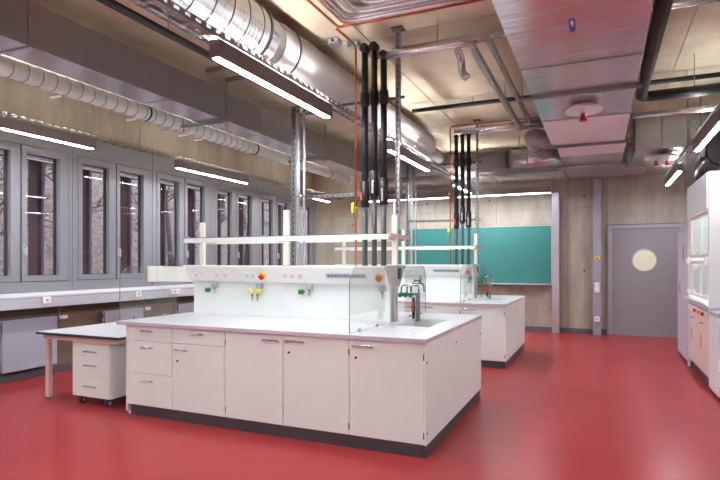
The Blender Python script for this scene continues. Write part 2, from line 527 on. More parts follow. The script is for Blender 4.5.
def bare_tree(x, yv, h, seed, label):
    rnd = random.Random(seed)
    z0 = -0.7 + max(0, (-x - 9.0)) * 0.80
    t = thing('bare_tree', (x, yv, z0), label, 'tree', 'bare trees outside the windows')
    tk = MB(); br = MB(); lf = MB()
    top = Vector((x + rnd.uniform(-.4, .4), yv + rnd.uniform(-.4, .4), z0 + h))
    base = Vector((x, yv, z0))
    tk.tube([base, base.lerp(top, .5) + Vector((rnd.uniform(-.15, .15), rnd.uniform(-.15, .15), 0)), top], [0.10, 0.06, 0.02], n=7)
    def grow(p, d, l, r, lev):
        q = p + d * l
        br.tube([p, q], [r, r * 0.5], n=4, caps=False)
        if lev > 0:
            for _ in range(3):
                nd = (d + Vector((rnd.uniform(-.9, .9), rnd.uniform(-.9, .9), rnd.uniform(-.4, .7)))).normalized()
                grow(p.lerp(q, rnd.uniform(.4, 1)), nd, l * 0.62, r * 0.5, lev - 1)
        else:
            for _ in range(3):
                c = p.lerp(q, rnd.random()) + Vector((rnd.uniform(-.08, .08),) * 3)
                s = rnd.uniform(.03, .06)
                e1 = Vector((rnd.uniform(-1, 1), rnd.uniform(-1, 1), rnd.uniform(-1, 1))).normalized() * s
                e2 = e1.orthogonal().normalized() * s * .6
                lf._add([c - e1, c + e2, c + e1, c - e2], [(0, 1, 2, 3)])
    for i in range(16):
        p = base.lerp(top, rnd.uniform(.12, .95))
        a = rnd.uniform(0, 2 * math.pi)
        grow(p, Vector((math.cos(a), math.sin(a), rnd.uniform(.1, .8))).normalized(), rnd.uniform(.6, 1.2), 0.022, 2)
    tk.build('trunk', 'bark', t)
    tag(br.build('branches', 'bark', t), kind='stuff')
    tag(lf.build('leaves', 'leaf', t), kind='stuff')
tp = [(-10.5, 6.6, 5.0), (-11.5, 8.8, 5.5), (-10.2, 11.0, 4.8), (-12.5, 12.8, 6), (-11.0, 15.2, 5.2), (-13.5, 9.6, 6), (-13.8, 17.5, 6.5), (-10.8, 4.4, 5),
      (-15.5, 13.5, 6), (-12.0, 19.5, 6)]
for i, (x, yv, h) in enumerate(tp):
    bare_tree(x, yv, h, 30 + i, 'bare brown woodland tree on the bank outside the windows')

# ================================================================== BENCHES
E_X = [-4.21, -3.645, -3.04, -2.44, -1.825, -1.205]
YC0 = 4.92                                    # middle of the near bench
DY = 3.75                                     # the far bench stands this much further back
def bow_handle(x, yf, z, parent, flip, w=0.10):
    s = -1 if not flip else 1
    w *= 1.15
    h = MB().tube([(x - w / 2, yf, z - 0.008), (x - w / 2, yf + s * 0.034, z + 0.004), (x + w / 2, yf + s * 0.034, z + 0.004), (x + w / 2, yf, z - 0.008)], 0.007, 0.012, 8)
    return h.build('handle', 'handle_metal', parent)
def lock(x, yf, z, parent, flip):
    s = -1 if not flip else 1
    MB().cyl((x, yf, z), (x, yf + s * 0.008, z), 0.010, 12).build('lock', 'seam', parent)

def bench(dy, which):
    yf = 3.90 + dy
    yc = YC0 + dy
    ye = 2 * YC0 - 3.90 + dy
    near = which == 'near'
    nm = 'near bench' if near else 'far bench'
    # worktop with a hole for the sink
    w = thing('worktop', ((-4.33 - 1.185) / 2, yc, 0.867), 'pale laboratory worktop with a sink on the %s' % nm, 'worktop')
    x0, x1, y0, y1 = -4.325, -1.185, yf - 0.02, ye + 0.02
    hx0, hx1, hy0, hy1 = -1.74, -1.37, 4.62 + dy, 5.28 + dy
    m = MB().ring('z', 0.872, 0.90, (x0, x1, y0, y1), (hx0, hx1, hy0, hy1))
    m.build('slab', 'worktop', w)
    MB().ring('z', 0.866, 0.8965, (x0 - 0.003, x1 + 0.003, y0 - 0.003, y1 + 0.003), (x0 + 0.004, x1 - 0.004, y0 + 0.004, y1 - 0.004)).build('edge_band', 'worktop_edge', w)
    b = MB()
    b.ring('z', 0.79, 0.899, (hx0, hx1, hy0, hy1), (hx0 + 0.014, hx1 - 0.014, hy0 + 0.014, hy1 - 0.014))
    b.box(hx0, hx1, hy0, hy1, 0.775, 0.79)
    sk = b.build('basin', 'sink', w)
    MB().cyl(((hx0 + hx1) / 2, (hy0 + hy1) / 2, 0.79), ((hx0 + hx1) / 2, (hy0 + hy1) / 2, 0.796), 0.03, 16).build('drain', 'steel', sk)
    for k in range(5):
        xx = -1.73 + 0.085 * k
        MB().cbox(xx, xx + 0.012, 4.15 + dy, 4.56 + dy, 0.8995, 0.9025, 0.001).build('drainage_rib', 'worktop', w)
    # plinth
    p = MB().box(-4.17, -1.20, yf + 0.012, ye - 0.012, 0.0, 0.098)
    tag(p.build('plinth', 'plinth'), 'dark grey recessed plinth under the %s' % nm, 'plinth')
    # end panels
    e = thing('end_panel', (-1.195, yc, 0.1), 'white side panel closing the aisle end of the %s' % nm, 'panel')
    MB().cbox(-1.2045, -1.188, yf, ye, 0.098, 0.866, 0.002).build('board', 'cabinet', e)
    for (yy, zz) in ((yf + 0.92, 0.755), (yf + 0.012, 0.72), (yf + 0.012, 0.19), (ye - 0.03, 0.70)):
        MB().cyl((-1.1885, yy, zz), (-1.184, yy, zz), 0.010, 10).build('screw_cap', 'seam', e)
    e = thing('end_panel', (-4.22, yc, 0.0), 'white side panel on the desk end of the %s' % nm, 'panel')
    MB().cbox(-4.228, -4.212, yf + 0.002, ye - 0.002, 0.03, 0.866, 0.002).build('board', 'cabinet', e)
    MB().cyl((-4.205, yf + 0.03, 0.0), (-4.205, yf + 0.03, 0.03), 0.014, 12).build('foot', 'plastic_white', e)
    # cabinets, front row and back row
    def unit(i, flip):
        a, b_ = E_X[i], E_X[i + 1]
        if flip: a, b_ = -5.415 - E_X[i + 1], -5.415 - E_X[i]
        def Y(d): return (yf + d) if not flip else (ye - d)
        side = ('front' if not flip else 'window-far side of the') 
        desc = ['three-drawer white cabinet at the desk end', 'white cabinet with one drawer over a door', 'white one-door cabinet with its handle at the right',
                'white one-door cabinet with its handle at the left', 'white one-door cabinet at the aisle corner'][i]
        label = '%s of the %s' % (desc, nm) if not flip else '%s, on the rear of the %s' % (desc, nm)
        c = thing('base_cabinet', ((a + b_) / 2, Y(0.35), 0.098), label, 'cabinet', 'base cabinets of the laboratory benches')
        yb0, yb1 = sorted((Y(0.022), Y(0.95)))
        sink_unit = (i == 4 and not flip) or (i == 0 and flip)
        MB().box(a + 0.001, b_ - 0.001, yb0, yb1, 0.0985, 0.77 if sink_unit else 0.864).build('body', 'cabinet_edge', c)
        g = 0.0025
        yd0, yd1 = sorted((Y(0.002), Y(0.0215)))
        yh = Y(0.002)
        def front(nm_, z0, z1):
            return MB().cbox(a + g, b_ - g, yd0, yd1, z0 + g, z1 - g, 0.0015).build(nm_, 'cabinet', c)
        if i == 0:
            for z0, z1, hz in ((0.100, 0.411, 0.345), (0.411, 0.723, 0.664), (0.723, 0.864, 0.82)):
                d = front('drawer', z0, z1)
                bow_handle((a + b_) / 2 - 0.02, yh, hz, d, flip)
        elif i == 1:
            d = front('drawer', 0.723, 0.864); bow_handle((a + b_) / 2, yh, 0.824, d, flip)
            d = front('door', 0.100, 0.723); bow_handle(a + 0.115, yh, 0.667, d, flip); lock(a + 0.065, yh, 0.562, d, flip)
        else:
            d = front('door', 0.100, 0.864)
            if i == 2:
                bow_handle(b_ - 0.115, yh, 0.812, d, flip, 0.13)
            else:
                bow_handle(a + 0.12, yh, 0.815, d, flip, 0.14); lock(a + 0.06, yh, 0.72, d, flip)
            for zz in (0.17, 0.76):
                xx = a + 0.0045 if i == 2 else b_ - 0.0045
                MB().cbox(xx - 0.0035, xx + 0.0035, *sorted((Y(0.0), Y(0.02))), zz - 0.025, zz + 0.025, 0.001).build('hinge', 'seam', c)
    for i in range(5):
        unit(i, False)
        unit(i, True)

    # ---------------- media channel
    yc = 4.95 + dy
    mc = thing('media_channel', (-3.03, yc, 0.9), 'white service channel with sockets and gas taps along the %s' % nm, 'service channel')
    XA, XB = -4.20, -1.832
    for (a, b_) in ((XA, -3.02), (-3.018, XB)):
        MB().box(a, b_, yc - 0.11, yc - 0.09, 0.901, 1.262).build('panel', 'media_panel', mc)
        MB().box(a, b_, yc + 0.09, yc + 0.11, 0.901, 1.262).build('panel', 'media_panel', mc)
    MB().box(XA + 0.01, XB - 0.01, yc - 0.0895, yc + 0.0895, 0.9005, 1.262).build('core', 'media_white', mc)
    prof = [(yc - 0.15, 1.263), (yc - 0.252, 1.425), (yc - 0.252, 1.44), (yc + 0.252, 1.44), (yc + 0.252, 1.425), (yc + 0.15, 1.263)]
    hd = MB().prism(prof, 'x', XA, XB).build('channel_body', 'media_white', mc)
    MB().box(-4.93, XA - 0.001, yc - 0.03, yc + 0.19, 1.25, 1.425).build('desk_extension', 'media_white', mc)
    ec = MB().box(-4.975, -4.931, yc - 0.035, yc + 0.195, 1.24, 1.43).build('extension_cap', 'rack_cream', mc)
    MB().cyl((-4.93, yc - 0.02, 1.232), (-4.89, yc - 0.02, 1.232), 0.012, 10).build('plug', 'red', mc)
    MB().box(-4.83, -4.826, yc - 0.0315, yc - 0.0299, 1.25, 1.425).build('joint', 'plastic_grey', mc)
    capp = [(yc - 0.10, 1.235), (yc - 0.16, 1.30), (yc - 0.235, 1.405), (yc - 0.272, 1.412), (yc - 0.272, 1.445), (yc + 0.272, 1.445), (yc + 0.272, 1.412), (yc + 0.235, 1.405), (yc + 0.16, 1.30), (yc + 0.10, 1.235)]
    cap = MB().prism(capp, 'x', XB + 0.0005, XB + 0.022).build('end_cap', 'end_cap', mc)
    MB().box(XB + 0.0225, XB + 0.03, yc + 0.04, yc + 0.12, 1.31, 1.42).build('badge', 'dark_green', cap)
    MB().box(XB + 0.0005, XB + 0.022, yc - 0.035, yc + 0.035, 0.9005, 1.234).build('end_post', 'end_cap', mc)
    MB().prism(capp, 'x', XA - 0.0205, XA - 0.0015).build('end_cap', 'media_white', mc)
    # fittings on the slanted front face
    n_ = Vector((0, -0.162, -0.102)).normalized(); up = Vector((0, -0.102, 0.162)).normalized()
    def slab(xa, xb, zc, hh, th, mname, nm_, par=hd, off=0.0):
        t = (zc - 1.263) / 0.162
        c = Vector((0, yc - 0.15 - 0.102 * t, zc))
        vs = []
        for dn in (off + 0.0003, off + th):
            for (xx, s) in ((xa, -1), (xb, -1), (xb, 1), (xa, 1)):
                q = c + up * (s * hh / 2) + n_ * dn
                vs.append((xx, q.y, q.z))
        return MB()._add(vs, [(0, 1, 2, 3), (7, 6, 5, 4), (0, 4, 5, 1), (1, 5, 6, 2), (2, 6, 7, 3), (3, 7, 4, 0)]).build(nm_, mname, par)
    for (xa, xb, kk) in ((-4.15, -4.02, 1), (-3.86, -3.755, 1), (-3.745, -3.63, 1), (-3.44, -3.30, 2), (-2.99, -2.72, 3)):
        pl = slab(xa, xb, 1.337, 0.085, 0.010, 'plastic_white', 'socket_plate')
        for q in range(kk):
            cx = xa + (xb - xa) * (q + 0.5) / kk
            slab(cx - 0.018, cx + 0.018, 1.337, 0.036, 0.002, 'outlet_grey', 'outlet', hd, 0.0102).parent = hd
    lp = slab(-2.47, -2.04, 1.345, 0.055, 0.008, 'label_grey', 'label_strip')
    for q in range(11):
        slab(-2.45 + q * 0.036, -2.45 + q * 0.036 + 0.026, 1.346, 0.016, 0.0012, 'ink', 'label_text', hd, 0.0082)
    for xx in (-3.215, -1.903):
        t = (1.34 - 1.263) / 0.162
        c = Vector((xx, yc - 0.15 - 0.102 * t, 1.34))
        bt = MB().lathe(c + n_ * 0.0005, c + n_ * 0.016, [(0, 0.038), (0.8, 0.038), (1, 0.034)], 18).build('emergency_button', 'yellow', mc)
        MB().lathe(c + n_ * 0.016, c + n_ * 0.05, [(0, 0.016), (0.4, 0.016), (0.5, 0.030), (0.85, 0.030), (1, 0.02)], 18).build('button_head', 'red', bt)
    # taps under the channel
    def tap(x, kind):
        yy = yc - 0.111
        t_ = MB().cbox(x - 0.035, x + 0.035, yy - 0.05, yy - 0.0005, 1.195, 1.25, 0.006).build('tap_block', 'plastic_grey', mc)
        MB().lathe((x, yy - 0.03, 1.195), (x, yy - 0.03, 1.13), [(0, 0.014), (0.5, 0.010), (1, 0.007)], 10).build('nozzle', 'steel', t_)
        if kind == 'green':
            MB().cyl((x - 0.035, yy - 0.03, 1.18), (x - 0.06, yy - 0.035, 1.175), 0.008, 8).build('stem', 'steel', t_)
            MB().lathe((x - 0.06, yy - 0.035, 1.172), (x - 0.115, yy - 0.035, 1.172), [(0, 0.018), (0.2, 0.026), (0.8, 0.026), (1, 0.018)], 12).build('knob', 'green', t_)
        if kind == 'yellow':
            for dx in (-0.11, 0.0):
                MB().lathe((x + dx - 0.03, yy - 0.04, 1.168), (x + dx + 0.03, yy - 0.04, 1.168), [(0, 0.016), (0.2, 0.026), (0.8, 0.026), (1, 0.016)], 12).build('knob', 'pale_yellow', t_)
            for dx in (-0.075, -0.01):
                MB().lathe((x + dx, yy - 0.05, 1.14), (x + dx, yy - 0.05, 1.07), [(0, 0.012), (0.3, 0.012), (0.35, 0.007), (1, 0.006)], 10).build('nozzle', 'brass', t_)
    tap(-3.89, 'green'); tap(-3.30, 'yellow'); tap(-2.70, 'green'); tap(-1.90, 'plain')

    # ---------------- glass screens across the worktop
    def screen(xp, flip, label):
        y_in, y_out = (yc - 0.275, yf - 0.005) if not flip else (yc + 0.275, ye + 0.005)
        if xp > -3: pass
        s = 1 if flip else -1
        r = 0.16
        pts = [(y_in, 0.905), (y_out, 0.905)]
        for q in range(9):
            a = math.pi / 2 * q / 8
            pts.append((y_out - s * r + s * r * math.cos(a), 1.44 - r + r * math.sin(a)))
        pts.append((y_in, 1.44))
        g = thing('glass_screen', (xp, (y_in + y_out) / 2, 0.9), label, 'glass screen', 'glass screens standing on the benches')
        mb = MB().prism(pts, 'x', xp - 0.004, xp + 0.004)
        npt = len(pts)
        mb.mi = [0, 0] + [1] * (npt - 1) + [0]
        mb.build('pane', ['glass', 'glass_edge'], g)
        for q in (0.25, 0.75):
            yy = y_in + (y_out - y_in) * q
            MB().cbox(xp - 0.012, xp + 0.012, yy - 0.02, yy + 0.02, 0.9, 0.925, 0.003).build('clamp', 'steel', g)
    for xp, en in ((-4.30, 'desk end'), (-1.82, 'sink end')):
        screen(xp, False, 'clear glass screen with rounded corner, front side at the %s of the %s' % (en, nm))
        screen(xp, True, 'clear glass screen with rounded corner, rear side at the %s of the %s' % (en, nm))

    # ---------------- glass shelf rack
    rk = thing('shelf_rack', (-3.0, yc, 1.44), 'cream shelf rack with a long glass shelf over the %s' % nm, 'shelf')
    for (xx, zt) in ((-4.17, 1.93), (-3.05, 2.03), (-1.822, 1.935)):
        MB().cbox(xx - 0.026, xx + 0.026, yc - 0.025, yc + 0.025, 1.446, zt, 0.003).build('post', 'rack_cream', rk)
        MB().box(xx - 0.015, xx + 0.015, yc - 0.235, yc - 0.026, 1.69, 1.712).box(xx - 0.015, xx + 0.015, yc + 0.026, yc + 0.235, 1.69, 1.712).build('arm', 'rack_beige', rk)
    for s in (-1, 1):
        rail = MB().cbox(-4.23, -1.797, yc + s * 0.235 - 0.012, yc + s * 0.235 + 0.012, 1.69, 1.738, 0.003).build('rail', 'media_white', rk)
        mb = MB().box(-4.22, -1.85, yc + min(s * 0.09, s * 0.255), yc + max(s * 0.09, s * 0.255), 1.7385, 1.746)
        mb.mi = [0, 0, 1, 1, 1, 1]
        mb.build('glass_shelf', ['glass', 'glass_edge'], rk)
        for xx in (-4.19, -3.18):
            MB().cbox(xx - 0.035, xx + 0.035, yc + s * 0.245 - 0.012, yc + s * 0.245 + 0.016, 1.7465, 1.758, 0.002).build('clip', 'steel', rk)
    MB().cbox(-1.795, -1.765, yc - 0.27, yc + 0.27, 1.705, 1.745, 0.003).build('end_arm', 'rack_beige', rk)

    # ---------------- sink tap set
    tp_ = thing('sink_tap', (-1.70, yc + 0.35, 0.9), 'chrome sink tap set with green knobs on the %s' % nm, 'tap')
    ym = yc + 0.09
    MB().tube([(-1.808, ym, 1.165), (-1.60, ym, 1.165)], 0.013, n=10).build('manifold', 'chrome', tp_)
    for xx in (-1.785, -1.735, -1.68):
        MB().lathe((xx, ym - 0.013, 1.16), (xx, ym - 0.06, 1.155), [(0, 0.016), (0.25, 0.024), (0.8, 0.024), (1, 0.016)], 12).build('knob', 'green', tp_)
    MB().tube([(-1.79, ym, 1.17), (-1.79, ym, 1.25), (-1.61, ym, 1.25), (-1.61, ym, 1.18)], 0.009, 0.04, 10).build('spout', 'chrome', tp_)
    MB().tube([(-1.70, ym + 0.03, 1.17), (-1.70, ym + 0.03, 1.275), (-1.57, ym + 0.03, 1.27), (-1.565, ym + 0.03, 1.185)], 0.009, 0.05, 10).build('spout', 'chrome', tp_)
    MB().tube([(-1.73, ym, 1.17), (-1.73, ym, 1.235)], 0.008, n=8).build('spindle', 'chrome', tp_)
    MB().lathe((-1.62, ym + 0.03, 1.285), (-1.60, ym + 0.03, 1.30), [(0, 0.014), (1, 0.012)], 10).build('knob', 'green', tp_)
    MB().cbox(-1.635, -1.605, ym - 0.03, ym + 0.03, 0.9005, 1.175, 0.004).build('column', 'column_dark', tp_)
    MB().lathe((-1.655, ym - 0.03, 0.925), (-1.655, ym - 0.03, 1.135), [(0, 0.010), (0.15, 0.015), (0.85, 0.015), (1, 0.011)], 12).build('hand_shower', 'rubber', tp_)
    MB().lathe((-1.66, ym - 0.035, 0.99), (-1.66, ym - 0.035, 1.10), [(0, 0.010), (0.1, 0.0145), (0.9, 0.0145), (1, 0.010)], 12).build('grip', 'orange_red', tp_)
    return yc

# ------------------------------------------------------------------ service pipes from the ceiling to a bench
def services(yc, nm):
    for (xx, lb, w) in ((-2.995, 'perforated strut behind the middle rack post', 0.02), (-1.815, 'perforated strut above the sink end rack post', 0.022)):
        st = thing('support_strut', (xx, yc, 1.441), 'tall grey %s of the %s' % (lb, nm), 'strut')
        zt = ZC - 0.02 if xx > -2 else 3.14
        zb = 1.937 if xx > -2 else 1.4415
        yy = yc + (0.066 if xx > -2 else 0.055)
        MB().box(xx - w, xx + w, yy - 0.002, yy + 0.02, zb, zt).box(xx - w, xx - w + 0.003, yy - 0.02, yy - 0.002, zb, zt).box(xx + w - 0.003, xx + w, yy - 0.02, yy - 0.002, zb, zt).build('channel', 'strut', st)
        sl = MB()
        for q in range(int((zt - zb) / 0.06)):
            sl.box(xx - 0.007, xx + 0.007, yy - 0.0028, yy - 0.0021, zb + 0.02 + q * 0.06, zb + 0.05 + q * 0.06)
        tag(sl.build('slots', 'seam', st), kind='stuff')
        if xx > -2: MB().box(xx - 0.06, xx + 0.06, yy - 0.06, yy + 0.06, zt + 0.0005, zt + 0.012).build('ceiling_plate', 'strut_dark', st)
    for (xx, r, zt, lb) in ((-2.911, 0.021, 3.14, 'thicker'), (-2.835, 0.013, 3.11, 'thinner')):
        o = thing('steel_pipe', (xx, yc, 1.441), '%s upright silver service pipe rising from the %s' % (lb, nm), 'pipe')
        MB().cyl((xx, yc, 1.441), (xx, yc, zt), r, 14).build('tube', 'pipe_grey', o)
        for zz in (2.16, 3.04):
            MB().cyl((xx, yc, zz), (xx, yc, zz + 0.03), r + 0.005, 14).build('clamp', 'strut', o)
    hs_ = thing('crossbar', (-2.4, yc, 2.15), 'slotted horizontal crossbar holding the service pipes over the %s' % nm, 'strut')
    MB().cbox(-3.02, -1.76, yc + 0.09, yc + 0.112, 2.15, 2.19, 0.003).build('bar', 'strut', hs_)
    sl = MB()
    for q in range(20): sl.box(-3.0 + q * 0.062, -2.965 + q * 0.062, yc + 0.0892, yc + 0.0899, 2.163, 2.177)
    tag(sl.build('slots', 'seam', hs_), kind='stuff')
    h2 = thing('crossbar', (-2.0, yc, 3.08), 'short upper crossbar across the black pipes over the %s' % nm, 'strut')
    MB().cbox(-2.62, -1.76, yc + 0.09, yc + 0.112, 3.09, 3.115, 0.003).build('bar', 'strut_dark', h2)
    h3 = thing('crossbar', (-2.9, yc, 3.03), 'short crossbar behind the silver pipes over the %s' % nm, 'strut')
    MB().cbox(-3.02, -2.70, yc + 0.0755, yc + 0.097, 3.04, 3.065, 0.003).build('bar', 'strut', h3)
    c = thing('copper_pipe', (-2.241, yc, 1.441), 'upright copper gas pipe with yellow valve over the %s' % nm, 'pipe')
    MB().tube([(-2.241, yc, 1.441), (-2.241, yc, 3.645), (-2.241, yc - 0.433, 3.645)] if nm.startswith('near') else [(-2.241, yc, 1.441), (-2.241, yc, 3.70), (-0.8, yc, 3.70)], 0.011, 0.06, 10).build('tube', 'copper', c)
    v = MB().cbox(-2.280, -2.250, yc - 0.03, yc + 0.0, 1.97, 2.07, 0.004).build('valve_handle', 'yellow', c)
    MB().lathe((-2.241, yc, 1.90), (-2.241, yc, 2.03), [(0, 0.013), (0.2, 0.02), (0.8, 0.02), (1, 0.013)], 12).build('valve_body', 'brass', c)
    for i, xx in enumerate((-2.141, -2.040, -1.940)):
        zt = (3.60, 3.60, 3.50)[i] if nm.startswith('near') else 3.53
        b = thing('black_pipe', (xx, yc, 1.441), ['leftmost', 'middle', 'rightmost'][i] + ' of three black insulated water pipes over the %s' % nm, 'pipe')
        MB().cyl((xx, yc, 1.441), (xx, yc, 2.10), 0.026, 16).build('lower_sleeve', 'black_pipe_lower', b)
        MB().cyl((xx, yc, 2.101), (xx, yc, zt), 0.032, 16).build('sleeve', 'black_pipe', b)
        zv = (2.02, 2.12, 2.04)[i]
        MB().lathe((xx, yc, zv), (xx, yc, zv + 0.26), [(0, 0.036), (0.02, 0.044), (0.98, 0.044), (1, 0.036)], 16).build('valve_sleeve', 'black_pipe', b)
        MB().lathe((xx, yc, 3.02), (xx, yc, 3.17), [(0, 0.036), (0.15, 0.046), (0.85, 0.046), (1, 0.036)], 16).build('coupling', 'black_pipe', b)
        if i == 0:
            MB().cbox(xx - 0.030, xx - 0.008, yc - 0.062, yc - 0.042, zv + 0.07, zv + 0.16, 0.006).build('valve_handle', 'orange_red', b)
        else:
            MB().cbox(xx - 0.012, xx + 0.012, yc - 0.056, yc - 0.0455, zv + 0.03, zv + 0.16, 0.004).build('valve_handle', 'steel', b)
        zz = zt
        if nm.startswith('near'):
            ln = 0.22
            MB().lathe((xx, yc - 0.055, zt), (xx, yc + 0.045, zt), [(0, 0.03), (0.15, 0.046), (0.85, 0.046), (1, 0.03)], 16).build('elbow', 'black_pipe', b)
        else:
            MB().lathe((xx, yc, zt - 0.02), (xx, yc, zt + 0.02), [(0, 0.034), (0.5, 0.046), (1, 0.03)], 16).build('elbow', 'black_pipe', b)

ycn = bench(0.0, 'near')
ycf = bench(DY, 'far')
services(ycn, 'near bench')
services(ycf, 'far bench')

# ------------------------------------------------------------------ desk and drawer pedestal
d = thing('desk', (-4.95, 4.9, 0), 'white desk with dark edge between the near bench and the windows', 'desk')
MB().box(-5.555, -4.345, 3.925, 5.85, 0.708, 0.729).build('top', 'worktop', d)
MB().ring('z', 0.702, 0.7285, (-5.560, -4.340, 3.920, 5.855), (-5.5549, -4.3451, 3.9251, 5.8549)).build('edge', 'desk_edge', d)
MB().ring('z', 0.655, 0.7015, (-5.50, -4.40, 3.96, 5.81), (-5.47, -4.43, 3.99, 5.78)).build('apron', 'desk_frame', d)
for (xx, yy) in ((-5.475, 3.965), (-5.475, 5.755), (-4.40, 5.755)):
    lg = MB().cbox(xx, xx + 0.05, yy, yy + 0.05, 0.025, 0.70, 0.004).build('leg', 'desk_frame', d)
    MB().cyl((xx + 0.025, yy + 0.025, 0), (xx + 0.025, yy + 0.025, 0.025), 0.013, 10).build('foot', 'steel', lg)

pd = thing('drawer_pedestal', (-4.80, 4.3, 0), 'white three-drawer pedestal on castors under the desk', 'pedestal')
PX0, PX1, PY0, PY1 = -5.06, -4.525, 3.97, 4.66
MB().cbox(PX0, PX1, PY0 + 0.02, PY1, 0.085, 0.632, 0.003).build('body', 'cabinet', pd)
MB().cbox(PX0 - 0.003, PX1 + 0.003, PY0 - 0.002, PY1 + 0.003, 0.633, 0.652, 0.003).build('top', 'desk_frame', pd)
for z0, z1 in ((0.085, 0.275), (0.275, 0.490), (0.490, 0.631)):
    dr = MB().cbox(PX0 + 0.002, PX1 - 0.002, PY0, PY0 + 0.0195, z0 + 0.002, z1 - 0.002, 0.0015).build('drawer', 'cabinet', pd)
    bow_handle(-4.79, PY0, z1 - 0.075, dr, False, 0.13)
for (xx, yy) in ((PX0 + 0.09, PY0 + 0.07), (PX1 - 0.07, PY0 + 0.07), (PX0 + 0.09, PY1 - 0.07), (PX1 - 0.07, PY1 - 0.07)):
    cs = MB().cyl((xx - 0.02, yy - 0.02, 0.037), (xx + 0.02, yy - 0.02, 0.037), 0.037, 18).build('castor', 'rubber', pd)
    MB().cyl((xx + 0.02, yy - 0.02, 0.037), (xx + 0.024, yy - 0.02, 0.037), 0.022, 14).cyl((xx - 0.024, yy - 0.02, 0.037), (xx - 0.02, yy - 0.02, 0.037), 0.022, 14).build('hub', 'hub', cs)
    MB().cyl((xx, yy, 0.06), (xx, yy, 0.085), 0.012, 10).build('stem', 'steel', cs)

# ================================================================== BACK WALL: board, columns, door
bd = thing('chalkboard', (-2.65, YB - 0.12, 1.0), 'wide green chalkboard on the back wall', 'chalkboard')
MB().box(-4.36, -0.945, YB - 0.13, YB - 0.09, 1.025, 2.253).build('writing_surface', 'board_green', bd)
MB().ring('y', YB - 0.135, YB - 0.085, (-4.37, -0.935, 1.015, 2.263), (-4.3599, -0.9451, 1.0251, 2.2529)).build('frame', 'alu', bd)
MB().cbox(-4.36, -0.945, YB - 0.19, YB - 0.1355, 1.0, 1.016, 0.003).build('chalk_tray', 'alu', bd)
for xx, lb in ((-4.36, 'silver upright board post left of the green board'), (-0.845, 'silver upright board post right of the green board')):
    p = thing('board_post', (xx, YB - 0.13, 0), lb, 'post')
    x0, x1 = (xx - 0.10, xx - 0.012) if xx < -3 else (xx - 0.08, xx + 0.065)
    MB().cbox(x0, x1, YB - 0.22, YB - 0.022, 0, 2.93, 0.004).build('profile', 'alu', p)
    MB().cbox(x0 + 0.01, x1 - 0.01, YB - 0.205, YB - 0.035, 2.931, 2.945, 0.003).build('cap', 'plastic_grey', p)

cl = thing('steel_column', (-0.06, YB - 0.15, 0), 'lavender grey steel column left of the door', 'column')
MB().box(-0.135, 0.02, YB - 0.22, YB - 0.21, 0, 3.15).box(-0.135, 0.02, YB - 0.032, YB - 0.022, 0, 3.15).box(-0.062, -0.052, YB - 0.21, YB - 0.032, 0, 3.15).build('profile', 'column_grey', cl)
for (z, hh, mm, nme) in ((1.567, 0.07, 'yellow', 'emergency_switch'), (1.02, 0.11, 'plastic_white', 'light_switch'), (0.92, 0.10, 'plastic_white', 'light_switch'), (0.331, 0.10, 'plastic_white', 'socket')):
    s_ = thing(nme, (-0.058, YB - 0.23, z), {1.567: 'red and yellow emergency switch on the steel column', 1.02: 'upper white light switch on the steel column',
               0.92: 'lower white light switch on the steel column', 0.331: 'white socket low on the steel column'}[z], 'switch' if z > 0.5 else 'socket')
    MB().cbox(-0.105, -0.012, YB - 0.25, YB - 0.2205, z - hh / 2, z + hh / 2 - 0.002, 0.005).build('housing', mm, s_)
    if mm == 'yellow': MB().lathe((-0.058, YB - 0.25, z), (-0.058, YB - 0.275, z), [(0, 0.018), (0.4, 0.024), (1, 0.018)], 14).build('button', 'red', s_)
    elif z > 0.5: MB().cbox(-0.09, -0.027, YB - 0.256, YB - 0.2502, z - 0.03, z + 0.03, 0.002).build('rocker', 'plastic_white', s_)
    else: MB().cyl((-0.058, YB - 0.2505, z), (-0.058, YB - 0.2525, z), 0.025, 16).build('outlet', 'plastic_grey', s_)

dr = thing('door_1', (0.8, YB, 0), kind='structure')
MB().ring('y', YB - 0.06, YB + 0.02, (0.135, 1.505, 0.0, 2.235), (0.205, 1.435, 0.0, 2.165)).build('frame', 'frame_grey', dr)
N = 40
cx, cz, rx, rz = 0.805, 1.52, 0.215, 0.215
lf = MB()
y0, y1 = YB - 0.03, YB + 0.018
ox0, ox1, oz0, oz1 = 0.21, 1.43, 0.008, 2.16
def edge_pt(a):
    dx, dz = math.cos(a), math.sin(a)
    sx = ((ox1 - cx) / dx) if dx > 1e-9 else ((ox0 - cx) / dx if dx < -1e-9 else 1e9)
    sz = ((oz1 - cz) / dz) if dz > 1e-9 else ((oz0 - cz) / dz if dz < -1e-9 else 1e9)
    s = min(sx, sz)
    return cx + dx * s, cz + dz * s
angs = sorted([2 * math.pi * k / N for k in range(N)] + [math.atan2(b - cz, a - cx) % (2 * math.pi) for a in (ox0, ox1) for b in (oz0, oz1)])
n_ = len(angs)
vs = []
for yy in (y0, y1):
    for a in angs: vs.append((cx + rx * math.cos(a), yy, cz + rz * math.sin(a)))
    for a in angs:
        e = edge_pt(a); vs.append((e[0], yy, e[1]))
fs = []
for k in range(n_):
    k2 = (k + 1) % n_
    fs += [(k, k2, n_ + k2, n_ + k), (2 * n_ + k2, 2 * n_ + k, 3 * n_ + k, 3 * n_ + k2), (k2, k, 2 * n_ + k, 2 * n_ + k2), (n_ + k, n_ + k2, 3 * n_ + k2, 3 * n_ + k)]
leaf = lf._add(vs, fs).build('leaf', 'door_grey', dr)
rg = MB()
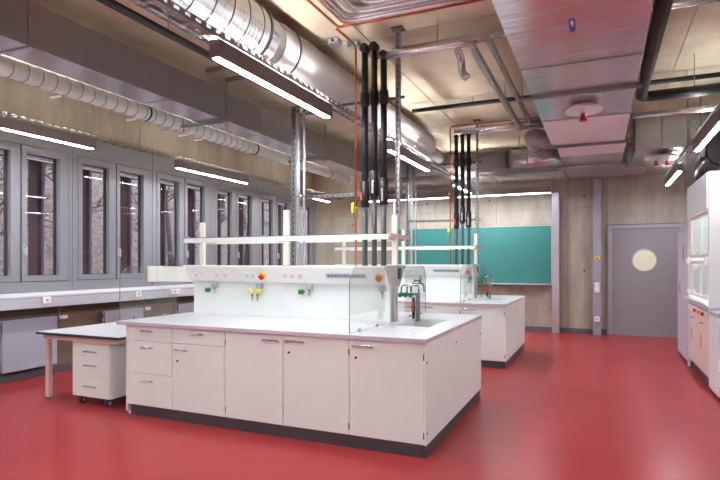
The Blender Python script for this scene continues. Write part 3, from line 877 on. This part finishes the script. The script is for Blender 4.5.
rg._add([(cx + r_ * math.cos(2 * math.pi * k / 32), yy, cz + r_ * math.sin(2 * math.pi * k / 32)) for (r_, yy) in ((0.205, YB - 0.04), (0.235, YB - 0.04), (0.235, YB - 0.0305), (0.205, YB - 0.0305)) for k in range(32)],
        [(i * 32 + k, i * 32 + (k + 1) % 32, ((i + 1) % 4) * 32 + (k + 1) % 32, ((i + 1) % 4) * 32 + k) for i in range(4) for k in range(32)], 0, True)
rg.build('porthole_ring', 'frame_grey', leaf)
MB().cyl((cx, YB - 0.012, cz), (cx, YB - 0.004, cz), 0.2149, 40).build('porthole_pane', 'window_glass', leaf)
hd = MB().cbox(0.235, 0.275, YB - 0.038, YB - 0.0305, 0.99, 1.03, 0.002).tube([(0.255, YB - 0.038, 1.01), (0.255, YB - 0.085, 1.01), (0.36, YB - 0.085, 1.01)], 0.010, 0.02, 8).build('handle', 'steel', leaf)
MB().cyl((0.255, YB - 0.038, 0.92), (0.255, YB - 0.0305, 0.92), 0.02, 14).build('lock', 'steel', leaf)
for z in (0.35, 1.05, 1.85):
    MB().cyl((1.434, YB - 0.04, z), (1.434, YB - 0.04, z + 0.1), 0.010, 10).build('hinge', 'steel', leaf)
# the corridor behind the porthole
cor = MB().box(-0.4, 2.2, YB + 1.6, YB + 1.7, 0, 2.9)
cor.box(-0.5, -0.4, YB + 0.2, YB + 1.7, 0, 2.9).box(2.2, 2.3, YB + 0.2, YB + 1.7, 0, 2.9).box(-0.5, 2.3, YB + 0.2, YB + 1.7, 2.9, 3.0).box(-0.5, 2.3, YB + 0.2, YB + 1.7, -0.1, 0)
structure(cor.build('wall_corridor', 'white_paint'))
cl_ = thing('corridor_lamp', (0.9, YB + 0.9, 2.82), 'lamp in the corridor behind the round door window', 'luminaire')
MB().cbox(0.3, 1.5, YB + 0.8, YB + 1.0, 2.83, 2.899, 0.004).build('housing', 'lamp_body_light', cl_)
MB().box(0.32, 1.48, YB + 0.82, YB + 0.98, 2.815, 2.829).build('diffuser', 'corridor_light', cl_)

# ================================================================== RIGHT SIDE: fume hood, cabinets
H0, H1 = 7.37, 8.99          # hood along Y
FX = 1.15
h = thing('fume_hood', (1.6, (H0 + H1) / 2, 0), 'white fume hood with glass sash along the right wall', 'fume hood')
MB().cbox(FX, 2.05, H0, H0 + 0.05, 0.95, 2.53, 0.003).build('side_panel', 'hood_white', h)
MB().cbox(FX, 2.05, H1 - 0.05, H1, 0.10, 2.53, 0.003).build('side_panel', 'hood_white', h)
MB().box(2.03, 2.06, H0 + 0.05, H1 - 0.05, 0.10, 2.5).build('back_panel', 'hood_inside', h)
MB().cbox(FX - 0.012, FX + 0.02, H0 + 0.051, H1 - 0.003, 2.10, 2.53, 0.003).build('fascia', 'hood_white', h)
MB().box(FX + 0.02, 2.03, H0 + 0.051, H1 - 0.051, 2.498, 2.53).build('roof', 'hood_white', h)
MB().box(FX + 0.021, 2.03, H0 + 0.051, H1 - 0.051, 0.90, 0.94).build('work_surface', 'worktop', h)
for z0, z1 in ((1.02, 1.50), (1.535, 2.10)):
    sf = MB().ring('x', FX + 0.02, FX + 0.05, (H0 + 0.06, H1 - 0.06, z0, z1), (H0 + 0.10, H1 - 0.10, z0 + 0.04, z1 - 0.04)).build('sash_frame', 'hood_pink', h)
    MB().box(FX + 0.03, FX + 0.036, H0 + 0.10, H1 - 0.10, z0 + 0.04, z1 - 0.04).build('sash_pane', 'glass', sf)
for yy in (H0 + 0.09, H1 - 0.08):
    MB().cbox(FX - 0.03, FX + 0.019, yy - 0.035, yy + 0.035, 1.45, 1.54, 0.008).build('sash_grip', 'plastic_white', h)
    MB().cbox(FX - 0.02, FX + 0.019, yy - 0.03, yy + 0.03, 1.04, 1.10, 0.008).build('sash_stop', 'plastic_white', h)
for k in (0.45,):
    yy = H0 + (H1 - H0) * k
    MB().box(FX + 0.021, FX + 0.045, yy - 0.012, yy + 0.012, 1.06, 1.46).build('mullion', 'hood_inside', h)
    MB().box(FX + 0.021, FX + 0.045, yy - 0.012, yy + 0.012, 1.575, 2.06).build('mullion', 'hood_inside', h)
MB().box(1.5, 1.58, H0 + 0.3, H1 - 0.3, 2.478, 2.497).build('hood_lamp', 'hood_light', h)
MB().prism([(FX - 0.06, 0.985), (FX + 0.02, 0.93), (FX + 0.02, 0.955), (FX - 0.055, 1.005)], 'y', H0 + 0.06, H1).build('airfoil_sill', 'hood_white', h)
MB().cbox(FX, FX + 0.02, H0 + 0.051, H1 - 0.051, 0.80, 0.89, 0.002).build('service_panel', 'hood_pink', h)
for k in range(3):
    yy = H0 + 0.35 + 0.30 * k
    MB().lathe((FX - 0.0005, yy, 0.845), (FX - 0.03, yy, 0.845), [(0, 0.022), (0.4, 0.026), (1, 0.018)], 12).build('service_knob', ('red', 'yellow', 'orange_red')[k], h)
for k in range(2):
    a = H0 + 0.055 + k * 0.755
    dd = MB().cbox(FX + 0.012, FX + 0.03, a, a + 0.75, 0.12, 0.795, 0.002).build('door', 'hood_pink', h)
    bh = MB().tube([(FX + 0.012, a + 0.3, 0.73), (FX - 0.018, a + 0.3, 0.73), (FX - 0.018, a + 0.45, 0.73), (FX + 0.012, a + 0.45, 0.73)], 0.005, 0.01, 8).build('handle', 'steel', dd)
    MB().box(FX + 0.0105, FX + 0.0119, a + 0.52, a + 0.62, 0.40, 0.58).build('warning_label', 'amber', dd)
MB().box(FX + 0.031, 2.0, H0 + 0.055, H1 - 0.055, 0.12, 0.78).build('base_body', 'hood_pink', h)
MB().box(FX + 0.05, 2.0, H0 + 0.06, H1 - 0.06, 0.0, 0.119).build('plinth', 'plinth', h)
MB().cbox(FX - 0.005, FX + 0.03, H1 - 0.045, H1 - 0.003, 0.0, 0.0995, 0.002).build('foot', 'hood_white', h)

lc = thing('low_cabinet', (1.6, 7.1, 0), 'low white cabinet with grey top beside the fume hood', 'cabinet')
MB().cbox(FX, 2.05, 6.83, H0 - 0.002, 0.035, 0.875, 0.003).build('body', 'hood_white', lc)
MB().cbox(FX - 0.005, 2.06, 6.82, H0 - 0.002, 0.8755, 0.925, 0.004).build('top', 'plastic_grey', lc)
MB().box(FX + 0.04, 2.0, 6.87, H0 - 0.01, 0, 0.0345).build('plinth', 'plinth', lc)

tc = thing('tall_cabinet', (1.4, 9.6, 0), 'tall lavender grey cabinet between the fume hood and the door', 'cabinet')
MB().cbox(FX + 0.022, 1.75, 9.02, 10.12, 0.05, 1.975, 0.003).build('body', 'tall_cabinet', tc)
for (a, b_) in ((9.022, 9.568), (9.572, 10.118)):
    dd = MB().cbox(FX, FX + 0.0215, a, b_, 0.055, 1.97, 0.003).build('door', 'tall_cabinet', tc)
MB().box(FX - 0.002, FX - 0.0003, 9.42, 9.52, 1.52, 1.72).build('vent_grille', 'baseboard', dd)
MB().tube([(FX, 9.62, 1.02), (FX - 0.03, 9.62, 1.02), (FX - 0.03, 9.62, 1.16), (FX, 9.62, 1.16)], 0.005, 0.01, 8).build('handle', 'steel', dd)
MB().box(FX + 0.03, 1.74, 9.03, 10.11, 0, 0.0495).build('plinth', 'plinth', tc)

# ================================================================== LUMINAIRES AND CABLE TRAYS
ZL = 2.88                     # underside of every luminaire
ZD0, ZD1 = 3.214, 3.578       # rectangular ducts
def luminaire(ax, fixed, a, b, label, group, light=0.024):
    """linear luminaire: ax = direction of its length"""
    c = (fixed, (a + b) / 2, ZL) if ax == 'y' else ((a + b) / 2, fixed, ZL)
    t = thing('linear_luminaire', c, label, 'luminaire', group)
    W, HH, L = 0.045, 0.125, light
    row = 'middle' if 'middle' in group else 'window' if 'windows' in group else 'right' if 'right' in group else 'back'
    def bx(u0, u1, v0, v1, z0, z1, mb=None):
        mb = mb or MB()
        return mb.box(fixed + u0, fixed + u1, v0, v1, z0, z1) if ax == 'y' else mb.box(v0, v1, fixed + u0, fixed + u1, z0, z1)
    m = bx(-W, -L - 0.001, a, b, ZL, ZL + HH)
    bx(L + 0.001, W, a, b, ZL, ZL + HH, m)
    bx(-L - 0.001, L + 0.001, a, b, ZL + 0.03, ZL + HH - 0.02, m)
    m.build('housing', 'lamp_body', t)
    bx(-L, L, a + 0.02, b - 0.02, ZL - 0.004, ZL + 0.028).build('diffuser', 'lamp_light_' + row, t)
    bx(-L, L, a + 0.02, b - 0.02, ZL + HH - 0.019, ZL + HH - 0.006).build('upper_diffuser', 'lamp_uplight_' + row, t)
    for (q0, q1) in ((a - 0.008, a - 0.0005), (b + 0.0005, b + 0.008)):
        bx(-W, W, q0, q1, ZL, ZL + HH).build('end_cap', 'lamp_body', t)
    return t
def cable_tray(ax, fixed, a, b, label, zb=3.0055, w=0.050):
    c = (fixed, (a + b) / 2, zb) if ax == 'y' else ((a + b) / 2, fixed, zb)
    t = thing('cable_tray', c, label, 'cable tray')
    def bx(mb, u0, u1, v0, v1, z0, z1):
        return mb.box(fixed + u0, fixed + u1, v0, v1, z0, z1) if ax == 'y' else mb.box(v0, v1, fixed + u0, fixed + u1, z0, z1)
    for s in (-1, 1):
        m = MB()
        u0, u1 = sorted((s * w, s * (w - 0.004)))
        bx(m, u0, u1, a, b, zb, zb + 0.018)
        bx(m, u0, u1, a, b, zb + 0.042, zb + 0.05)
        k = a
        while k < b:
            bx(m, u0, u1, k, k + 0.05, zb + 0.018, zb + 0.042); k += 0.10
        m.build('side_rail', 'tray', t)
    m = MB(); k = a
    while k < b:
        bx(m, -w + 0.004, w - 0.004, k, k + 0.03, zb + 0.001, zb + 0.005); k += 0.16
    tag(m.build('rungs', 'tray', t), kind='stuff')
    return t
def hang_rod(x, y_, z0, label, z1=None, cap=None):
    t = thing('hanger_rod', (x, y_, z0), label, 'rod', 'threaded hanger rods')
    MB().cyl((x, y_, z0), (x, y_, z1 or ZC - 0.003), 0.006, 8).build('rod', 'strut', t)
    MB().cyl((x, y_, z0), (x, y_, z0 + 0.02), 0.011, 8).build('nut', 'steel', t)
    if cap: MB().lathe((x, y_, z0 - 0.045), (x, y_, z0 - 0.0005), [(0, 0.014), (1, 0.018)], 10).build('end_cap', cap, t)

XC = -2.42
luminaire('y', XC, 3.00, 4.69, 'long bright luminaire under the tray above the near bench', 'luminaires under the middle tray')
luminaire('y', XC, 6.36, 8.03, 'bright luminaire between the two benches, behind the black pipes', 'luminaires under the middle tray')
luminaire('y', XC, 9.69, 11.0, 'far short luminaire at the back end of the middle tray', 'luminaires under the middle tray')
luminaire('y', XC, -0.3, 1.36, 'unseen luminaire added to the middle tray to light the camera side', 'luminaires under the middle tray')  # out of view, continues the row to light the camera side
cable_tray('y', XC, 0.0, 11.0, 'slotted cable tray running over both benches')
cb = MB()
for q in range(3): cb.tube([(XC - 0.02 + 0.02 * q, 0.2, 3.026), (XC - 0.02 + 0.02 * q, 10.8, 3.026)], 0.009, n=6)
tag(cb.build('cables', 'cable'), 'grey cables lying in the tray over the benches', 'cable', kind='stuff')
XWL = -5.75
luminaire('y', XWL, 2.9, 4.80, 'nearest luminaire of the row along the windows, cut by the left frame edge', 'luminaires along the windows')
luminaire('y', XWL, 6.25, 8.00, 'middle luminaire of the row along the windows', 'luminaires along the windows')
luminaire('y', XWL, 9.55, 11.2, 'far luminaire of the row along the windows', 'luminaires along the windows')
luminaire('y', XWL, -0.4, 1.3, 'unseen luminaire added to the window row beside the camera', 'luminaires along the windows')  # unseen, added so the window row lights the camera side too
cable_tray('y', XWL, 0.0, 11.9, 'slotted cable tray running along the windows')
XRL = 1.12
luminaire('y', XRL, 6.36, 8.00, 'near luminaire of the right row above the fume hood', 'luminaires along the right wall')
luminaire('y', XRL, 9.62, 11.3, 'far luminaire of the right row near the door', 'luminaires along the right wall')
luminaire('y', XRL, -0.3, 1.36, 'unseen luminaire added to the right row beside the camera', 'luminaires along the right wall')  # unseen, added to brighten the near end of the aisle
luminaire('y', XRL, 3.0, 4.66, 'unseen luminaire added to the right row outside the right frame edge', 'luminaires along the right wall')  # added out of view to light the aisle and bench end
cable_tray('y', XRL, 0.0, 11.4, 'slotted cable tray over the fume hood')
YBL = 11.5
luminaire('x', YBL, -2.86, -0.90, 'luminaire before the back wall above the right half of the green board', 'luminaires before the back wall')
luminaire('x', YBL, -5.0, -3.0, 'luminaire before the back wall above the left half of the green board', 'luminaires before the back wall')
cable_tray('x', YBL, -5.4, -0.9, 'slotted cable tray before the back wall above the board')
for (x, yy, z, lb) in ((XWL, 5.55, 3.06, 'rod holding the window tray against the concrete'), (XWL, 8.8, 3.06, 'rod holding the window tray further back'),
                       (XC - 0.0, 5.6, 3.06, 'rod holding the middle tray between two luminaires'), (XRL, 8.8, 3.06, 'rod holding the right tray over the hood'),
                       (XRL, 5.9, 3.06, 'rod holding the right tray near the frame edge'), (-1.5, YBL, 3.06, 'rod holding the back tray over the board')):
    hang_rod(x, yy, 3.012, lb, ZD0 - 0.001 if yy == YBL else None)

# ================================================================== DUCTS
FLOOR_PINK = {('rectangular_duct', 7.02), ('rectangular_duct', 8.62)}      # paler, pinker sections imitating the red floor's reflection
def rect_duct_y(name, x0, x1, y0, y1, label, seams, zt=ZD1):
    t = thing(name, ((x0 + x1) / 2, (y0 + y1) / 2, ZD0), label, 'duct')
    ys = [y0] + seams + [y1]
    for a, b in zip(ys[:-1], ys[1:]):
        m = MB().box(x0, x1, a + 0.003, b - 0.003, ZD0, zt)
        m.mi = [0, 1, 1, 1, 1, 1]  # underside keeps the pale sheet, other faces take the painted shade
        m.build('section', ['duct_floor_pink' if (name, a) in FLOOR_PINK else 'duct_sheet', 'duct_side'], t)
    for s in seams:
        MB().box(x0 - 0.006, x1 + 0.006, s - 0.012, s + 0.012, ZD0 - 0.006, zt + 0.006).build('flange', 'duct_side', t)
    return t
rect_duct_y('rectangular_duct', -4.57, -4.20, 0.6, 10.93, 'long grey rectangular duct on the window side of the ceiling', [2.9, 4.47, 6.15, 7.75, 9.35])
rect_duct_y('rectangular_duct', -0.66, 0.32, 0.8, 8.55, 'wide shiny rectangular duct with round plate above the aisle', [2.6, 5.06, 7.02])
rect_duct_y('rectangular_duct', -0.60, 0.34, 8.62, 10.93, 'far narrower end of the shiny duct above the aisle', [9.5])
t = thing('rectangular_duct', (-1.2, 11.5, ZD0), 'grey rectangular duct across the room before the back wall', 'duct')
xs = [-4.75, -3.4, -2.0, -0.62, 0.75, 2.28]
for a, b in zip(xs[:-1], xs[1:]):
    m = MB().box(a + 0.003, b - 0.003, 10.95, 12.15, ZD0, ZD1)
    m.mi = [0, 1, 1, 1, 1, 1]  # again a pale underside with shade painted on the other faces
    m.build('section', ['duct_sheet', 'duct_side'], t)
for s in xs[1:-1]:
    MB().box(s - 0.012, s + 0.012, 10.943, 12.157, ZD0 - 0.006, ZD1 + 0.006).build('flange', 'duct_side', t)
t = thing('rectangular_duct', (1.3, 10, ZD0), 'shiny galvanised duct with upright seams on the right before the back wall', 'duct')
xs = [0.50, 0.86, 1.22, 1.58, 1.94, 2.28]
for a, b in zip(xs[:-1], xs[1:]):
    MB().box(a + 0.002, b - 0.002, 9.4, 10.6, ZD0, 3.69).build('section', 'galvanised', t)
for s in xs[1:-1]:
    MB().box(s - 0.006, s + 0.006, 9.394, 10.606, ZD0 - 0.004, 3.694).build('seam', 'duct_side', t)
# sticker
s = MB().prism([(-0.21, 4.15), (-0.165, 4.15), (-0.165, 4.36), (-0.1875, 4.39), (-0.21, 4.36)], 'z', ZD0 - 0.002, ZD0 - 0.0005)
st = s.build('sticker', ['blue'])
tag(st, 'small blue sticker on the underside of the aisle duct', 'sticker')
MB().box(-0.198, -0.177, 4.18, 4.25, ZD0 - 0.0027, ZD0 - 0.0021).build('symbol', 'plastic_white', st)
MB().box(-0.19, -0.18, 4.262, 4.29, ZD0 - 0.0027, ZD0 - 0.0021).build('symbol', 'plastic_white', st)

def duct_strut(x0, x1, yy, label, z=ZD0 - 0.035):
    t = thing('duct_support', ((x0 + x1) / 2, yy, z), label, 'strut')
    MB().box(x0, x1, yy - 0.02, yy + 0.02, z, z + 0.003).box(x0, x1, yy - 0.02, yy - 0.017, z + 0.003, z + 0.028).box(x0, x1, yy + 0.017, yy + 0.02, z + 0.003, z + 0.028).build('channel', 'strut', t)
    for xx in (x0 + 0.03, x1 - 0.03):
        r_ = MB().cyl((xx, yy, z - 0.03), (xx, yy, ZC - 0.003), 0.006, 8).build('rod', 'strut', t)
        MB().lathe((xx, yy, z - 0.05), (xx, yy, z - 0.0305), [(0, 0.012), (1, 0.016)], 10).build('end_cap', 'red', r_)
duct_strut(-4.84, -4.12, 5.35, 'nearest strut under the window side duct')
duct_strut(-4.86, -4.12, 7.95, 'farther strut under the window side duct')
duct_strut(-0.78, 0.375, 5.92, 'slotted strut across the aisle duct before the round plate')
duct_strut(-0.78, 0.43, 8.585, 'strut across the far end of the wide aisle duct')
duct_strut(-0.72, 0.45, 10.4, 'farthest strut under the narrow aisle duct')

def dish(x, yy, z, r, label, heads):
    t = thing('sprinkler', (x, yy, z), label, 'sprinkler')
    MB().lathe((x, yy, z), (x, yy, z + 0.085), [(0, r * 0.97), (0.1, r), (0.25, r), (0.45, r * 0.93), (0.8, r * 0.7), (1, r * 0.45)], 36).build('shield', 'shield', t)
    for q in range(heads):
        xx = x + (q - (heads - 1) / 2) * 0.16
        hd_ = MB().lathe((xx, yy, z - 0.035), (xx, yy, z - 0.0005), [(0, 0.022), (1, 0.022)], 14).build('fitting', 'steel', t)
        MB().lathe((xx, yy, z - 0.10), (xx, yy, z - 0.0355), [(0, 0.042), (0.35, 0.042), (0.5, 0.024), (1, 0.03)], 14).build('sprinkler_head', 'red', hd_)
dish(-0.17, 6.42, 3.125, 0.20, 'round shiny plate with a red sprinkler head under the aisle duct', 1)
dish(0.90, 9.85, 3.125, 0.24, 'round shiny plate with two red sprinkler heads near the door', 2)

# spiral ducts
def spiral(name, x, z, r, y0, y1, pitch, ridge, label, m, seam_every=None, seam_mat='seam'):
    t = thing(name, (x, (y0 + y1) / 2, z), label, 'duct')
    L = y1 - y0
    prof = []
    k = y0
    while k < y1 - pitch:
        prof += [((k - y0) / L, r), ((k - y0 + pitch * 0.45) / L, r + ridge), ((k - y0 + pitch * 0.9) / L, r)]
        k += pitch
    prof.append((1, r))
    MB().lathe((x, y0, z), (x, y1, z), prof, 40).build('tube', m, t)
    if seam_every:
        k = y0 + seam_every
        while k < y1 - 0.02:
            MB().lathe((x, k - 0.0025, z), (x, k + 0.0025, z), [(0, r + ridge * 1.3), (1, r + ridge * 1.3)], 40).build('seam', seam_mat, t)
            k += seam_every
    return t
BX, BZ = -2.80, 3.47
sp = spiral('spiral_duct', BX, BZ, 0.25, 1.0, 3.90, 0.05, 0.004, 'big shiny ribbed spiral duct above the near bench', 'spiral', 0.2)
MB().lathe((BX, 3.90, BZ), (BX, 3.92, BZ), [(0, 0.26), (1, 0.26)], 40).build('end_ring', 'rubber', sp)
rd = thing('duct_collar', (BX, 3.85, BZ), 'shiny collar joining the spiral duct to the wrapped duct', 'duct')
MB().lathe((BX, 3.921, BZ), (BX, 4.18, BZ), [(0, 0.225), (0.5, 0.225), (0.52, 0.232), (0.56, 0.232), (0.58, 0.225), (1, 0.225)], 40).build('tube', 'galvanised', rd)
ib = thing('wrapped_duct', (BX, 6, BZ), 'big round duct wrapped in grey insulation above the benches', 'duct')
prof = [(0, 0.226)]
for k in range(1, 40):
    prof.append((k / 40, (0.246 if k > 3 else 0.232 + 0.004 * k) + 0.006 * math.sin(k * 1.7) * (1 if k < 12 else 0.25)))
prof += [(0.985, 0.244), (1.0, 0.225)]
MB().lathe((BX, 4.181, BZ), (BX, 9.0, BZ), prof, 40).build('wrap', 'insulation', ib)
MB().lathe((BX, 4.40, BZ), (BX, 4.412, BZ), [(0, 0.252), (1, 0.252)], 40).build('strap', 'seam', ib)
nk = thing('connecting_duct', (BX, 9, BZ), 'narrow wrapped duct joining the big wrapped duct to the cross duct', 'duct')
MB().lathe((BX, 9.001, BZ), (BX, 10.0, BZ), [(0, 0.12), (1, 0.12)], 28).build('wrap', 'insulation_grey', nk)
for yy in (3.70, 6.2, 2.0):
    hang_rod(BX, yy, BZ + 0.265, {3.70: 'short rod above the spiral duct collar', 6.2: 'short rod above the wrapped duct', 2.0: 'short rod above the spiral duct'}[yy])

# flexible duct on the window side
SX, SZ, SR = -5.15, 3.325, 0.088
fx = spiral('flexible_duct', SX, SZ, SR, 0.5, 7.35, 0.075, 0.009, 'white ribbed flexible duct beside the window side duct', 'flexible', 0.15, 'plastic_grey')
for yy in (4.05, 5.05, 6.55, 7.35):
    MB().lathe((SX, yy, SZ), (SX, yy + 0.025, SZ), [(0, SR + 0.010), (1, SR + 0.010)], 28).build('clamp', 'rubber' if yy in (5.05, 7.35) else 'plastic_white', fx)
sm = thing('round_duct', (SX, 9, SZ), 'smooth silver round duct continuing the flexible duct to the back', 'duct')
MB().cyl((SX, 7.38, SZ), (SX, 10.9, SZ), SR, 28).build('tube', 'flexible', sm)
MB().cyl((SX, 10.0, SZ), (SX, 10.03, SZ), SR + 0.008, 28).build('clamp', 'red', sm)
br = MB()
for i, yy in enumerate((3.9, 4.9, 5.5, 5.8, 6.1)):
    t = MB().box(SX - 0.16, SX - 0.02, yy, yy + 0.03, SZ - SR - 0.026, SZ - SR - 0.012).build('duct_bracket', 'plastic_white')
    tag(t, 'small white bracket under the flexible duct, ' + ('nearest', 'second', 'third', 'fourth', 'farthest')[i] + ' of five', 'bracket', 'brackets under the flexible duct')

# round wrapped duct across the back, and the elbow coming down from the aisle duct
cd = thing('cross_duct', (-2.5, 10.2, 3.37), 'round grey wrapped duct across the room above the board', 'duct')
MB().cyl((-4.18, 10.2, 3.37), (-1.58, 10.2, 3.37), 0.195, 30).build('wrap', 'insulation_grey', cd)
MB().cyl((-1.579, 10.2, 3.37), (-0.62, 10.2, 3.37), 0.165, 30).build('tube', 'galvanised', cd)
for xx in (-1.50, -1.2):
    MB().cyl((xx, 10.2, 3.37), (xx + 0.02, 10.2, 3.37), 0.17, 30).build('collar', 'duct_side', cd)
el = thing('flexible_elbow', (-0.9, 9.3, 3.4), 'grey wrapped elbow leaving the side of the aisle duct', 'duct')
MB().tube([(-0.601, 9.12, 3.42), (-0.78, 9.12, 3.42), (-1.00, 9.12, 3.52), (-1.02, 9.5, 3.48), (-0.86, 9.88, 3.38)], 0.135, 0.25, 20).build('tube', 'insulation_grey', el)
MB().tube([(-0.99, 9.55, 3.467), (-0.978, 9.58, 3.46)], 0.142, 0, 20).build('clamp', 'seam', el)
hang_rod(-1.35, 10.2, 3.545, 'rod above the cross duct between benches and board')

# ================================================================== CEILING PIPES
def pipe(name, path, r, m, label, bend=0.08, clips=(), n=12, cat='pipe'):
    t = thing(name, path[0], label, cat)
    MB().tube(path, r, bend, n).build('tube', m, t)
    for c in clips:
        c = Vector(c)
        MB().cyl(c + Vector((0, 0, r * 0.5)), (c.x, c.y, ZC - 0.003), 0.005, 6).build('hanger', 'strut', t)
    return t
ZP = 3.63
for i, (xx, yy) in enumerate(((-2.06, 4.35), (-1.92, 4.22), (-1.78, 4.10), (-1.64, 3.98))):
    pipe('clad_pipe', [(xx, 0.5, ZP), (xx, yy, ZP), (2.25, yy, ZP)], 0.042, 'cladding',
         ['outermost', 'second', 'third', 'innermost'][i] + ' of four nested silver pipes turning under the ceiling', 0.14, [(xx + 1.2, yy, ZP), (xx, 2.5, ZP)])
pipe('copper_line', [(-2.21, 0.5, 3.645), (-2.21, 4.50, 3.645), (2.25, 4.50, 3.645)], 0.012, 'copper', 'outer thin copper line following the nested silver pipes', 0.04, n=8)
pipe('copper_line', [(-2.13, 0.5, 3.645), (-2.13, 4.425, 3.645), (2.25, 4.425, 3.645)], 0.010, 'copper', 'inner thin copper line following the nested silver pipes', 0.04, n=8)
# clad pipes leaving the heads of the black pipes over the near bench
pipe('clad_pipe', [(-2.141, ycn + 0.05, 3.60), (-2.141, ycn + 0.22, 3.60), (-0.97, ycn + 0.22, 3.60), (-0.97, 8.45, 3.60)], 0.034, 'cladding', 'silver pipe from the left black pipe turning towards the board beside the aisle duct', 0.10)
pipe('clad_pipe', [(-1.906, ycn, 3.50), (-1.10, ycn, 3.50), (-1.10, 8.45, 3.50)], 0.040, 'cladding', 'silver pipe from the right black pipe turning towards the board', 0.10, [(-1.4, ycn, 3.5), (-1.10, 7.0, 3.5)])
pipe('clad_pipe', [(-2.0, 5.37, 3.70), (2.25, 5.37, 3.70)], 0.038, 'cladding', 'silver pipe crossing over the aisle duct to the right wall', 0, [(0.9, 5.37, 3.70)])
pipe('clad_pipe', [(-1.20, ycn - 0.02, 3.43), (-1.20, ycn + 0.12, 3.40), (-1.20, ycn + 0.14, 3.28), (-1.15, ycn + 0.14, 3.22)], 0.036, 'cladding', 'short downward silver elbow beside the corner of the pipes', 0.05)
# pipes over the far bench
for i, (yy, zz) in enumerate(((ycf - 0.06, 3.60), (ycf + 0.03, 3.645), (ycf + 0.12, 3.60))):
    pipe('clad_pipe', [((-2.16, -1.76, -2.06)[i], yy, zz), (-0.72, yy, zz)], 0.032, 'cladding', ['front', 'upper', 'rear'][i] + ' silver pipe lying across above the far bench', 0)
# black pipes
pipe('sprinkler_pipe', [(-2.50, 7.52, 3.68), (2.25, 7.52, 3.68)], 0.030, 'black_pipe', 'thin black pipe crossing the ceiling beyond the near bench', 0, [(-1.62, 7.52, 3.68), (0.95, 7.52, 3.68)])
pipe('drain_pipe', [(0.42, 0.6, 3.36), (0.42, 6.95, 3.36), (2.25, 6.95, 3.36)], 0.06, 'black_duct', 'thick black drain pipe along the aisle duct turning right', 0.12, [(0.95, 6.95, 3.36)], 18)
pipe('drain_pipe', [(-3.55, 0.5, 3.53), (-3.55, 6.4, 3.53)], 0.036, 'black_pipe', 'black pipe under the ceiling left of the spiral duct', 0, [(-3.55, 3.75, 3.53), (-3.55, 5.9, 3.53)])
pipe('clad_pipe', [(0.36, 7.55, 3.30), (2.25, 7.55, 3.30)], 0.036, 'cladding', 'silver pipe before the galvanised duct on the right', 0)
pipe('clad_pipe', [(-4.15, 5.0, 3.69), (-3.2, 5.0, 3.69)], 0.030, 'cladding', 'nearer short silver pipe over the window side duct', 0)
pipe('clad_pipe', [(-4.15, 5.35, 3.69), (-3.2, 5.35, 3.69)], 0.030, 'cladding', 'farther short silver pipe over the window side duct', 0)
# exhaust of the fume hoods
ex = thing('exhaust_duct', (1.52, 8, 2.98), 'thick black exhaust duct above the fume hood', 'duct')
MB().tube([(1.52, 3.0, 2.98), (1.52, 9.35, 2.98), (1.52, 9.62, 2.98), (1.52, 9.62, 2.70)], 0.20, 0.25, 26).build('tube', 'black_duct', ex)
for yy in (6.5, 8.6):
    MB().lathe((1.52, yy, 2.98), (1.52, yy + 0.06, 2.98), [(0, 0.215), (1, 0.215)], 26).build('sleeve', 'black_pipe', ex)
MB().cyl((1.52, 8.2, 2.532), (1.52, 8.2, 2.80), 0.125, 22).build('riser', 'black_duct', ex)
hang_rod(1.26, 6.2, 2.9, 'rod with red cap beside the black exhaust duct, nearer', cap='red')
hang_rod(1.26, 8.7, 2.9, 'rod with red cap beside the black exhaust duct, farther', cap='red')
# junction boxes and conduits on the ceiling
for (x, yy, w, l, lb) in ((-2.35, 5.15, 0.12, 0.10, 'grey ceiling junction box beside the black pipe heads'), (-2.5, 5.0, 0.12, 0.10, 'grey ceiling junction box further left beside the copper pipe'),
                          (1.25, 5.9, 0.28, 0.10, 'grey flat ceiling box near the right frame edge')):
    t = thing('junction_box', (x, yy, ZC - 0.07), lb, 'junction box')
    MB().cbox(x - w / 2, x + w / 2, yy - l / 2, yy + l / 2, ZC - 0.065, ZC - 0.003, 0.006).build('housing', 'plastic_grey', t)
    MB().cyl((x, yy - l / 2 - 0.02, ZC - 0.035), (x, yy - l / 2, ZC - 0.035), 0.012, 10).build('gland', 'rubber', t)
